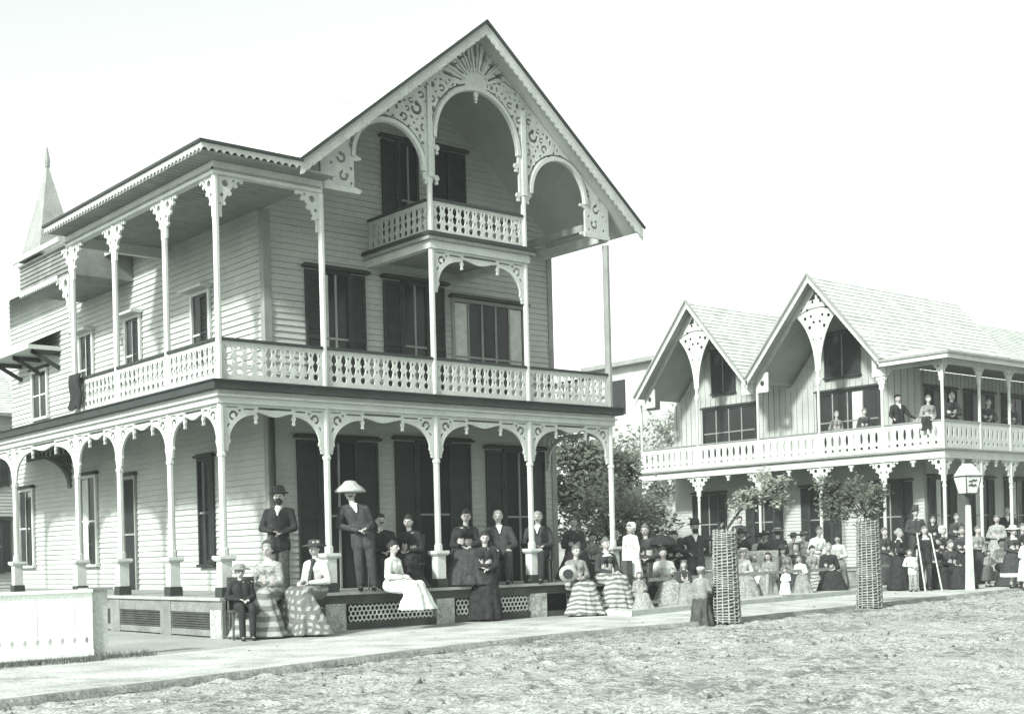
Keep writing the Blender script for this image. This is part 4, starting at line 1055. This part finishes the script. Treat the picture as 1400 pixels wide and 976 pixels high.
    if 1:
        m = MB(); m.cap(head+V_((-hr*.2, -hr*.965, -hr*.56)), head+V_((hr*.2, -hr*.965, -hr*.56)), hr*.035, hr*.035, 6); m.build('mouth', 'eye', T, True)
    # hair
    m = MB(); m.ell(head+V_((0, hr*.26, hr*.24)), (hr*.94, hr*.92, hr*.98)); m.ell(head+V_((0, -hr*.02, hr*.66)), (hr*.80, hr*.86, hr*.56))
    if wo and not child: m.ell(head+V_((0, hr*.95, hr*.25)), (hr*.5, hr*.45, hr*.5)); m.ell(head+V_((0, hr*.1, hr*1.1)), (hr*.5, hr*.5, hr*.35))
    if child and wo:
        for s in (-1, 1): m.cap(head+V_((s*hr*.7, hr*.2, 0)), head+V_((s*hr*.85, hr*.25, -hr*1.2)), hr*.35, hr*.25)
    m.build('hair', hair, T, True, remesh=.011 if near else None)
    if not wo and not beard and not child and near:
        m = MB(); m.cap(head+V_((-hr*.28, -hr*1.0, -hr*.38)), head+V_((hr*.28, -hr*1.0, -hr*.38)), hr*.11, hr*.11, 8); m.build('moustache', hair, T, True)
    if beard:
        m = MB(); m.ell(head+V_((0, -hr*.40, -hr*.75)), (hr*.64, hr*.62, hr*.62)); m.cap(head+V_((-hr*.3, -hr*1.0, -hr*.36)), head+V_((hr*.3, -hr*1.0, -hr*.36)), hr*.12, hr*.12, 8); m.build('beard', 'hair', T, True)
    # upper garment
    g_ = MB(); f_ = .018*k+.004
    if wo: wr_, cr_ = .098, .112
    else: wr_, cr_ = .118, .122
    for s in (-1, 1):
        g_.cap(waist+q(s*.055, 0, 0), chest+q(s*.075, 0, 0), wr_*k*(.86 if wo else 1), cr_*k)
        if wo and not child: g_.ell(chest+q(s*.07, -.075, .0), (.07*k, .06*k, .07*k))
    g_.cap(neck+q(-sw*.62, 0, -.075), neck+q(sw*.62, 0, -.075), .078*k, .078*k); g_.cap(neck+q(0, 0, -.06), neck+q(0, 0, .0), .085*k, .058*k)
    for i in (0, 1):
        s = (-1, 1)[i]; S_ = neck+q(s*sw, 0, -.075)
        g_.cap(neck+q(s*.08, 0, -.05), S_, .07*k, .072*k); g_.cap(S_, el[i], .070*k, .056*k); g_.cap(el[i], wr[i]-fd[i]*.012*k, .056*k, .042*k)
    if top == 'coat':
        lo = hip+V_((0, 0, -.16*k if pose == 'stand' else -.02*k))
        for s in (-1, 1): g_.cap(waist+q(s*.055, 0, 0), lo+q(s*.075, 0, 0), .118*k, .130*k)
    folds(g_.build('coat' if not wo else 'bodice', ct, T, True, remesh=vc), .012*k*k)
    if shirt or collar or tie:
        m = MB()
        if shirt: m.cap(neck+q(0, -.085, -.03), chest+q(0, -.128, .02), .032*k, .014*k, 8); m.cap(neck+q(-.025, -.07, .0), chest+q(0, -.12, .05), .03*k, .02*k, 8); m.cap(neck+q(.025, -.07, 0), chest+q(0, -.12, .05), .03*k, .02*k, 8)
        m.prism(neck.x, neck.y-.005, [(neck.z-.015*k, .070*k), (neck.z+.03*k, .064*k)], 14)
        if collar: m.loft([(neck+q(0, 0, -.07), .17*k, .115*k), (neck+q(0, 0, -.02), .10*k, .085*k)], 18)
        m.build('collar', 'whitec', T, True)
        if tie:
            m = MB(); m.cap(neck+q(0, -.09, -.02), waist+q(0, -.14, .02), .028*k, .04*k, 8); m.ell(neck+q(0, -.085, -.0), (.05*k, .03*k, .03*k)); m.build('neck_scarf', 'charcoal', T, True)
    # lower garment
    l_ = MB()
    if not wo:
        for i in (0, 1):
            s = (-1, 1)[i]; h_ = hip+q(s*.085, 0, 0); l_.cap(h_, kn[i], .112*k, .08*k); l_.cap(kn[i], an[i]+V_((0, 0, .02*k)), .08*k, .066*k)
        l_.cap(hip+q(-.07, 0, .03), hip+q(.07, 0, .03), .115*k, .115*k); folds(l_.build('trousers', cb, T, True, remesh=vc), .014*k*k)
    else:
        bz = .03 if not child else .30*k
        if bottom == 'knee': bz = .32*k
        if pose == 'stand':
            zt = waist.z+.03*k; n = 8; sc = []
            for j in range(n+1):
                t = j/n; rr = (.115+.10*min(1, t*4)+(.15 if not child else .10)*t)*k; sc.append(((waist.x*(1-t), .02*t, bz+(zt-bz)*(1-t)), rr, rr*.88))
            l_.loft(sc[::-1], 44, 9, -.0)
            # hand-made folds
            for vi in range(len(l_.v)):
                x_, y_, z_ = l_.v[vi]; t = 1-(z_-bz)/(zt-bz); a_ = math.atan2(y_, x_); m_ = 1+.07*t*math.sin(a_*9+px)+.03*t*math.sin(a_*17); l_.v[vi] = (x_*m_, y_*m_, z_)
        else:
            fy = (kn[0].y+kn[1].y)/2; fx = (kn[0].x+kn[1].x)/2; ax = (an[0].x+an[1].x)/2; ay = (an[0].y+an[1].y)/2
            for s in (-1, 0, 1): l_.cap(hip+q(s*.10, .02, .0), V_((fx+s*.12*k, fy, hs+.05*k)), .135*k, .125*k)
            l_.cap(waist, hip, .10*k, .15*k)
            zt = hs+.12*k; b0 = max(.02, an[0].z-.08*k); n = 7; m = MB(); sc = []
            for j in range(n+1):
                t = j/n; sc.append(((fx+(ax-fx)*t, fy+.02+(ay-fy)*t-.02*t, zt-(zt-b0)*t), (.22+flare*t)*k, (.13+.17*t)*k))
            m.loft(sc[::-1], 40)
            for vi in range(len(m.v)):
                x_, y_, z_ = m.v[vi]; t = (zt-z_)/max(.01, zt-b0); cx_ = fx+(ax-fx)*t; cy_ = fy+(ay-fy)*t
                a_ = math.atan2(y_-cy_, x_-cx_); m_ = 1+.09*t*math.sin(a_*8+px)+.04*math.sin(a_*15); m.v[vi] = (cx_+(x_-cx_)*m_, cy_+(y_-cy_)*m_, z_)
            kk = len(l_.v); l_.v += m.v; l_.f += [tuple(i+kk for i in f) for f in m.f]
            sl2 = MB(); 
        folds(l_.build('skirt', cb, T, True, remesh=.018 if near else .024), .05*k*k)
        if hem:
            m = MB(); r = (.115+.10+(.15 if not child else .10))*k; m.loft([((0, .02, bz+.0), r*1.05, r*.95), ((0, .02, bz+.10*k), r*1.03, r*.93)], 30); m.build('hem_band', hem, T, True)
    if belt: m = MB(); m.loft([(waist+V_((0, 0, -.03*k)), .155*k, .112*k), (waist+V_((0, 0, .03*k)), .155*k, .112*k)], 20); m.build('belt', belt, T, True)
    if not wo or child or bottom == 'knee':
        m = MB()
        for i in (0, 1): m.cap(an[i]+V_((0, .03*k, -.045*k)), an[i]+V_((0, -.15*k, -.052*k)), .042*k, .038*k); m.cap(an[i]+V_((0, 0, .0)), an[i]+V_((0, 0, -.04*k)), .048*k, .042*k)
        m.build('shoes', 'black', T, True)
    if hat:
        m = MB(); c = head+V_((0, hr*.1, hr*.55)); z0 = c.z; pr = {
            'bowler': [(0, hr*1.5), (.02*k, hr*1.6), (.03*k, hr*1.0), (.07*k, hr*1.0), (.12*k, hr*.82), (.14*k, hr*.4)],
            'tall': [(0, hr*1.45), (.015*k, hr*1.5), (.02*k, hr*.98), (.16*k, hr*.92), (.17*k, hr*.5)],
            'boater': [(0, hr*1.55), (.018*k, hr*1.55), (.02*k, hr*.95), (.085*k, hr*.93), (.09*k, hr*.6)],
            'sun': [(-.03*k, hr*2.5), (-.01*k, hr*2.55), (.05*k, hr*2.0), (.10*k, hr*1.3), (.15*k, hr*.9), (.165*k, hr*.3)],
            'brim': [(-.02*k, hr*1.9), (.0, hr*1.95), (.025*k, hr*1.0), (.09*k, hr*.9), (.10*k, hr*.4)],
            'cap': [(-.02*k, hr*1.0), (.03*k, hr*1.08), (.07*k, hr*1.0), (.09*k, hr*.5)],
            'bonnet': [(-.12*k, hr*.95), (-.02*k, hr*1.12), (.05*k, hr*1.12), (.11*k, hr*.6)]}[hat]
        m.prism(c.x, c.y+(hr*.42 if hat == 'bonnet' else 0), [(z0+a_, r_) for a_, r_ in pr], 24)
        ho = m.build('hat', hatc, T, True)
        if hat == 'boater': m = MB(); m.prism(c.x, c.y, [(z0+.022*k, hr*.97), (z0+.05*k, hr*.965)], 24); m.build('ribbon', 'charcoal', ho, True)
        if hat == 'brim' and wo: m = MB(); m.ell(c+V_((hr*.8, -hr*.3, .05*k)), (hr*.4, hr*.4, hr*.3), 8, 6); m.ell(c+V_((hr*.3, -hr*.7, .05*k)), (hr*.35, hr*.3, hr*.25), 8, 6); m.build('hat_flowers', 'spot', ho, True)
    return T
# --- hotel porch
chair(331, 20.3, 0, .35, 'dark chair under the boy at the hotel porch corner', None)
person(331, 20.25, 0, 'boy in dark suit and flat brimmed hat seated at the hotel porch corner', 1.30, 'sit', .45, ct='black', cb='black', hat='brim', hatc='grey', arms='lap', near=True, turn=.35)
person(369, 20.85, 0, 'elderly woman in dark cap, fringed shawl and banded skirt sitting on the porch edge', 1.70, 'sit', .60, -.25, 'b', 'skirt', 'spot', 'band', 'greyhair', 'bonnet', 'charcoal', 'lap', near=True, collar=True, flare=.27)
person(381, 21.9, ZD, 'bearded man in dark round hat and black coat standing above two seated women', 1.72, 'stand', ct='black', cb='tweed', hat='bowler', hatc='charcoal', arms='clasp', beard=True, near=True, shirt=True)
person(429, 21.15, 0, 'woman in light jacket with dark neck scarf and plaid skirt on the porch edge', 1.70, 'sit', .60, -.45, 'b', 'skirt', 'light', 'plaid', 'hair', 'brim', 'charcoal', 'lap', near=True, tie=True, flare=.40)
person(497, 22.3, ZD, 'man in wide straw sun hat leaning back against the porch post', 1.76, 'stand', ct='charcoal', cb='charcoal', hat='sun', hatc='straw', arms='clasp', beard=False, near=True, shirt=True, lean=-.30, turn=.15, side=.2)
person(521, 23.0, ZD, 'dark clothed man seated on the porch behind the girl in white', 1.68, 'sit', .45, .35, ct='black', cb='black', arms='lap', near=True)
person(560, 23.4, ZD, 'woman in black dress seated with folded hands beside a porch post', 1.62, 'sit', .45, -.2, 'b', 'skirt', 'black', 'black', 'hair', None, arms='lap', near=True)
person(537, 22.3, 0, 'young woman in white dress sitting sideways on the porch edge', 1.60, 'edge', .64, 1.15, 'b', 'skirt', 'whitec', 'whitec', 'hair', None, arms='lap', near=True)
person(634, 24.3, ZD, 'woman in black seated left of the standing woman on the porch', 1.72, 'sit', .5, .1, 'b', 'skirt', 'black', 'charcoal', 'hair', None, arms='lap', near=True)
person(686, 24.9, ZD, 'clean shaven man in open dark coat and white shirt seated with hands on knees', 1.76, 'sit', .48, .0, ct='charcoal', cb='charcoal', hair='greyhair', arms='knees', near=True, shirt=True)
person(738, 25.4, ZD, 'grey bearded man half hidden by the porch post near the steps', 1.72, 'sit', .48, -.2, ct='charcoal', cb='black', hair='greyhair', arms='lap', near=True, shirt=True)
person(660, 23.85, 0, 'woman in long plain black dress standing on the ground before the porch', 1.60, 'stand', .45, .1, 'b', 'skirt', 'black', 'black', 'hair', None, arms='clasp', near=True, collar=False, belt='charcoal')
for px, w_, t, l in ((521, 23.05, .35, 'chair under the dark clothed man behind the girl in white'), (560, 23.45, -.2, 'chair under the woman in black with folded hands'), (634, 24.35, .1, 'chair under the woman in black left of the standing woman'), (686, 24.95, 0, 'chair under the man with hands on knees'), (738, 25.45, -.2, 'chair under the man half hidden by the post')):
    chair(px, w_, ZD, t, l)
person(786, 25.2, 0, 'woman in pale blouse and broad striped skirt on the porch steps', 1.60, 'sit', .50, .35, 'b', 'skirt', 'grey', 'stripe', 'fairhair', None, arms='lap', near=True)
person(826, 25.6, 0, 'woman in dark jacket with white scarf and striped skirt at the end of the steps', 1.66, 'sit', .60, .5, 'b', 'skirt', 'charcoal', 'stripe', 'fairhair', None, arms='lap', near=True, collar=True)
person(786, 27.2, ZD, 'woman in dark dress seated behind on the porch, above the striped skirts', 1.60, 'sit', .45, 0, 'b', 'skirt', 'charcoal', 'black', 'fairhair', None, arms='lap')
X, Y, _ = atw(776, 24.6); mb = MB(); mb.prism(0, 0, [(0, .17), (.02, .175), (.04, .11), (.09, .10), (.10, .05)], 24); o = mb.build('straw_hat', 'straw', None, True, (X, Y, .80)); o.rotation_euler = (-1.25, .15, -YAW); tag(o, 'upturned straw hat with dark lining on the lap of the woman on the steps', 'hat')
mb = MB(); mb.prism(0, 0, [(-.006, .10), (-.001, .10)], 24); k_ = mb.build('lining', 'charcoal', o)
person(862, 25.9, .45, 'child in white bonnet and short white dress standing on a chair', 1.27, 'stand', .45, -.7, 'b', 'skirt', 'whitec', 'whitec', 'fairhair', 'bonnet', 'whitec', 'side')
chair(864, 25.95, 0, -.7, 'dark chair with the white dressed child standing on it', None)
person(883, 27.2, 0, 'fair haired woman in dark dress standing behind the child in white', 1.72, 'stand', .45, -.3, 'b', 'skirt', 'charcoal', 'charcoal', 'fairhair', None, arms='clasp')
person(872, 25.3, 0, 'child in checked dress on the ground beside the end post of the rail', .95, 'sit', .3, .2, 'b', 'skirt', 'grey', 'spot', 'fairhair', None, arms='lap')
person(909, 27.0, 0, 'woman in light flounced dress seated under a black parasol', 1.60, 'sit', .42, .1, 'b', 'skirt', 'light', 'spot', 'hair', None, arms='hold')
X, Y, _ = atw(903, 27.3)
T = empty('parasol', (X, Y, 0), -YAW, 'open black parasol over the woman in light dress', 'parasol')
mb = MB(); n = 16; pr = [(1.52, .02), (1.50, .14), (1.44, .27), (1.32, .38)]
mb.prism(0, 0, [(z, r) for z, r in reversed(pr)]+[(1.53, .005)], n); mb.build('canopy', 'black', T)
mb = MB(); mb.cap((0, 0, .75), (0, 0, 1.60), .008, .008, 6); mb.build('shaft', 'wood', T)
person(951, 29.5, 0, 'bearded man in dark coat and round hat standing with one arm raised', 1.80, 'stand', ct='charcoal', cb='black', hat='bowler', hatc='charcoal', arms=('hip', 'up'), beard=True, shirt=True)
person(957, 21.85, -.02, 'small child in pale cap and grey coat sitting on the tree stump', 1.0, 'sit', .40, 2.6, ct='grey', cb='tweed', hair='fairhair', hat='cap', hatc='straw', arms='lap', near=True)
person(931, 27.5, 0, 'small child in pale boater sitting on the ground left of the raised arm man', .95, 'sit', .28, .2, 'b', 'skirt', 'light', 'spot', 'fairhair', 'boater', 'straw', 'lap')
# --- crowd between guards
cr = [
 (1013, 41.5, gzd, 'dark haired boy standing on the guest house porch floor', 1.72, 'stand', 'charcoal', 'grey', 'hair', None, 0),
 (1016, 35.5, 0, 'woman in dark jacket standing just right of the nearer wicker guard', 1.66, 'stand', 'charcoal', 'charcoal', 'hair', 'brim', 1),
 (1037, 36, 0, 'woman in pale shawl behind the long draped bench', 1.55, 'stand', 'light', 'grey', 'hair', 'brim', 1),
 (1061, 34.5, 0, 'man seen from behind in straw boater and dark coat', 1.66, 'stand', 'charcoal', 'black', 'hair', 'boater', 0),
 (1083, 37.5, 0, 'girl with dark hat standing at the back of the crowd', 1.55, 'stand', 'grey', 'grey', 'hair', 'brim', 1),
 (1099, 37.8, 0, 'girl in spotted blouse standing at the back of the crowd', 1.58, 'stand', 'spot', 'grey', 'hair', 'brim', 1),
 (1116, 34.5, 0, 'woman in white dress with dark belt standing in the crowd', 1.68, 'stand', 'whitec', 'light', 'fairhair', None, 1),
 (1086, 33.2, 0, 'pale faced old woman in dark bonnet seated behind the rail', 1.60, 'sit', 'charcoal', 'grey', 'greyhair', 'bonnet', 1),
 (1131, 32.6, 0, 'white haired old woman in black dress seated behind the rail', 1.60, 'sit', 'black', 'black', 'greyhair', None, 1),
 (1107, 33.6, 0, 'woman in striped shawl seated between two old women', 1.5, 'sit', 'spot', 'stripe', 'hair', None, 1),
 (1012, 30.4, 0, 'woman in light flounced dress seated low behind the nearer wicker guard', 1.45, 'sit', 'light', 'spot', 'fairhair', 'boater', 1),
 (1029, 30.8, 0, 'girl in pale ruffled dress seated low in front of the draped bench', 1.2, 'sit', 'light', 'light', 'fairhair', None, 1),
 (1072, 29.3, 0, 'toddler in white dress standing in front of the low rail', .72, 'stand', 'whitec', 'whitec', 'fairhair', None, 1),
 (1229, 33.5, 0, 'woman in dark dress with white cuffs facing right beside a small boy', 1.56, 'stand', 'black', 'black', 'greyhair', None, 1),
 (1253, 39.2, gzd, 'man in tall dark hat standing on the guest house porch', 1.76, 'stand', 'charcoal', 'charcoal', 'hair', 'tall', 0),
 (1274, atY(1274, YR+.6), gzd, 'fair haired woman in black standing beside the corner post of the guest house', 1.5, 'stand', 'black', 'black', 'fairhair', None, 1),
 (1291, 35.6, 0, 'white capped old woman in black dress left of the lamp post', 1.60, 'stand', 'black', 'black', 'greyhair', 'bonnet', 1),
 (1309, atY(1309, YR+.7), gzd, 'woman in black on the guest house porch behind the lamp post', 1.6, 'stand', 'charcoal', 'black', 'fairhair', None, 1),
 (1317, 36.0, 0, 'veiled woman in dark dress immediately left of the lamp post', 1.6, 'stand', 'charcoal', 'black', 'fairhair', None, 1),
 (1363, atY(1363, YR-.5), gzd*.6, 'woman in pale patterned dress on the guest house porch steps', 1.68, 'stand', 'spot', 'spot', 'fairhair', None, 1),
 (1379, atY(1379, YR+.8), gzd, 'man with white shirt front standing in the dark porch doorway', 1.8, 'stand', 'black', 'black', 'greyhair', None, 0),
 (1350, 34.6, 0, 'child in grey checked dress right of the lamp post', .95, 'stand', 'grey', 'tweed', 'hair', None, 1),
 (806, 28.6, ZD*0, 'woman in grey blouse standing in the yard between the two striped skirts', 1.60, 'stand', 'grey', 'charcoal', 'hair', None, 1),
 (846, 28.2, 0, 'man in dark coat standing in the yard left of the child in white', 1.70, 'stand', 'charcoal', 'charcoal', 'hair', None, 0),
 (893, 29.5, 0, 'girl in spotted dress standing behind the black parasol', 1.45, 'stand', 'spot', 'grey', 'hair', None, 1),
 (921, 30.5, 0, 'woman in black standing between the parasol and the raised arm man', 1.60, 'stand', 'black', 'black', 'hair', None, 1),
 (935, 26.6, 0, 'little girl in dark frock seated before the raised arm man', 1.05, 'sit', 'charcoal', 'grey', 'fairhair', None, 1),
 (1049, 35.6, 0, 'woman in dark hat standing left of the man seen from behind', 1.60, 'stand', 'charcoal', 'charcoal', 'hair', 'brim', 1),
 (1052, 30.6, 0, 'girl in grey frock sitting low in front of the draped bench end', 1.25, 'sit', 'grey', 'grey', 'hair', None, 1),
 (1073, 33.0, 0, 'woman in grey shawl seated left of the bonneted old woman', 1.55, 'sit', 'grey', 'charcoal', 'hair', 'brim', 1),
 (1096, 31.2, 0, 'child in pale smock sitting right of the toddler in white', 1.05, 'sit', 'light', 'grey', 'fairhair', None, 1),
 (1144, 34.8, 0, 'girl in light blouse behind the white haired old woman', 1.45, 'stand', 'light', 'grey', 'hair', None, 1),
 (1210, 35.5, 0, 'woman in charcoal dress behind the broad wicker guard', 1.62, 'stand', 'charcoal', 'charcoal', 'fairhair', None, 1),
 (1300, 33.9, 0, 'woman in dark dress seated low at the left foot of the lamp post', 1.60, 'sit', 'charcoal', 'black', 'fairhair', None, 1),
 (1281, 34.2, 0, 'seated woman in dark dress with clasped hands right of the leaning poles', 1.60, 'sit', 'charcoal', 'black', 'greyhair', None, 1),
 (1336, 37.0, 0, 'woman in grey dress just right of the lamp post', 1.62, 'stand', 'grey', 'charcoal', 'fairhair', None, 1),
 (1371, 35.0, 0, 'woman in dark checked dress seated beside the girl with white hem', 1.60, 'sit', 'spot', 'charcoal', 'hair', None, 1),
 (1398, 37.5, 0, 'woman in black dress standing at the back near the right edge', 1.66, 'stand', 'black', 'black', 'fairhair', None, 1),
 (1404, 31.5, 0, 'woman in bright white skirt cut off by the right edge', 1.3, 'stand', 'whitec', 'whitec', 'hair', None, 1)]
rr = random.Random(5)
for (px, w_, z, lab, h, pose, c1, c2, hair, hat, fem) in cr:
    person(px, w_, z, lab, h, pose, .42, (math.pi if 'behind in straw' in lab else 1.2 if 'facing right' in lab else rr.uniform(-.4, .4)), 'b' if fem else 'coat', 'skirt' if fem else 'trousers', c1, c2, hair, hat,
           'straw' if hat == 'boater' else 'whitec' if 'capped' in lab else 'charcoal', 'clasp' if pose == 'stand' else 'lap', shirt='shirt front' in lab, belt='charcoal' if 'belt' in lab else None, collar='cuffs' in lab)
person(1247, 32.6, 0, 'small boy in light belted coat standing in front of the woman in dark', 1.03, 'stand', ct='light', cb='spot', hair='fairhair', arms='clasp')
person(1264, 33.2, 0, 'youth in dark suit with wide white collar standing between two leaning poles', 1.62, 'stand', ct='black', cb='charcoal', hair='fairhair', arms='poles', collar=True)
for dx, lab in ((-13, 'pale pole held in the right hand of the youth in white collar'), (12, 'pale pole held in the left hand of the youth in white collar')):
    a = atw(1264+dx*.75, 32.9, 1.42); b_ = atw(1264+dx*1.0+(13 if dx < 0 else 11), 32.4, -.02); mb = MB(); mb.cap(V_(a)-V_(b_), (0, 0, 0), .018, .02, 8); o = mb.build('pole', 'light', None, True, b_); tag(o, lab, 'pole')
person(1386, 33.2, 0, 'girl in dark dress with white collar and white hem standing by the road', 1.55, 'stand', .45, .3, 'b', 'knee', 'charcoal', 'charcoal', 'fairhair', 'brim', 'whitec', 'clasp', collar=True, hem='whitec', belt='light')
# --- upper balcony
for px, w_, lab, h, pose, c1, c2, hair, hat, fem in (
 (1147, 42.6, 'woman in grey dress leaning over the guest house balcony rail, leftmost of the balcony people', 1.55, 'stand', 'grey', 'grey', 'greyhair', None, 1),
 (1185, 41.6, 'woman in dark dress by the wide upper window of the guest house', 1.52, 'stand', 'charcoal', 'charcoal', 'fairhair', None, 1),
 (1233, 40.4, 'man in black coat leaning both hands on the balcony rail', 1.80, 'stand', 'black', 'black', 'hair', None, 0),
 (1275, 39.6, 'woman in pale dress on the balcony just left of the corner post', 1.66, 'stand', 'grey', 'light', 'fairhair', None, 1),
 (1305, atY(1305, YR+.35), 'woman in black on the balcony just right of the corner post', 1.68, 'stand', 'black', 'black', 'greyhair', None, 1),
 (1354, atY(1354, YR+.35), 'woman in dark green dress at the south balcony rail', 1.6, 'stand', 'charcoal', 'charcoal', 'fairhair', None, 1),
 (1387, atY(1387, YR+.35), 'woman in dark dress furthest right on the balcony', 1.6, 'stand', 'charcoal', 'charcoal', 'fairhair', None, 1)):
    person(px, w_, 3.97, lab, h, pose, .45, rr.uniform(-.3, .3), 'b' if fem else 'coat', 'skirt' if fem else 'trousers', c1, c2, hair, hat, 'charcoal', 'rail' if not fem else 'clasp', shirt=not fem)
# draped bench, cloths on rails
X, Y, _ = atw(1035, 32.6); T = empty('bench', (X, Y, 0), -YAW-.1, 'long bench draped with grey patterned cloth behind the rail', 'bench')
mb = MB(); mb.box(-.55, .55, -.2, .2, .40, .44); mb.build('seat', 'wood', T)
for s in (-1, 1): mb = MB(); mb.box(s*.5-.03, s*.5+.03, -.18, .2, 0, .4); mb.build('leg', 'wood', T)
mb = MB(); 
for i in range(24):
    for j in range(8): 
        pass
xs_ = [-.56+.05*i for i in range(23)]
def cl(name, xs_, z0, z1, nz, mt, parent, loc=None, amp=.03, depth=.05, rz=0):
    mb = MB(); n = len(xs_)
    for lay in (0, 1):
        for j in range(nz+1):
            for i, x in enumerate(xs_):
                t = j/nz; mb.v.append((x+.02*math.sin(j*1.3+i)*t, -lay*depth-amp*math.sin(i*1.1+lay)*(.3+t)-.02*math.sin(j*.9), z1-(z1-z0)*t*(1+.12*math.sin(i*.9))))
    m_ = (nz+1)*n
    for lay in (0, 1):
        for j in range(nz):
            for i in range(n-1): a = lay*m_+j*n+i; mb.f.append((a, a+1, a+n+1, a+n) if lay else (a, a+n, a+n+1, a+1))
    for j in (0, nz):
        for i in range(n-1): a = j*n+i; mb.f.append((a, a+1, m_+a+1, m_+a))
    for i in (0, n-1):
        for j in range(nz): a = j*n+i; mb.f.append((a, a+n, m_+a+n, m_+a))
    o = mb.build(name, mt, parent, True, loc); o.rotation_euler = (0, 0, rz); return o
cl('draped_cloth', xs_, .45, 1.12, 8, 'spot', T, (0, .2, 0))
o = cl('hanging_cloth', [-.22+.055*i for i in range(9)], .0, .62, 8, 'black', None, (-.09, 5.55, ZB+.26), .03, .05, -math.pi/2); tag(o, 'dark cloth hanging over the left end of the hotel balcony rail', 'cloth')
o = cl('hanging_cloth', [-.14+.035*i for i in range(9)], .12, .5, 8, 'black', None, (XR-.12, YR+.45, 4.42), .03, .05, -math.pi/2); tag(o, 'dark bundle of cloth over the guest house balcony rail near its corner', 'cloth')

hz = MB(); hz.box(-75, 210, -75, 150, -1.6, 14); ho = hz.build('haze', None, None)  # added volume, put in to lift the dark tones to a faded look
m = bpy.data.materials.new('haze'); m.use_nodes = True; t = m.node_tree; t.nodes.clear()
o_ = t.nodes.new('ShaderNodeOutputMaterial'); pv = t.nodes.new('ShaderNodeVolumePrincipled'); pv.inputs['Density'].default_value = .0009; pv.inputs['Color'].default_value = (.93, .97, .94, 1)
t.links.new(pv.outputs[0], o_.inputs['Volume']); ho.data.materials.append(m); tag(ho, 'pale even haze added to lift the dark tones', 'haze', kind='stuff')
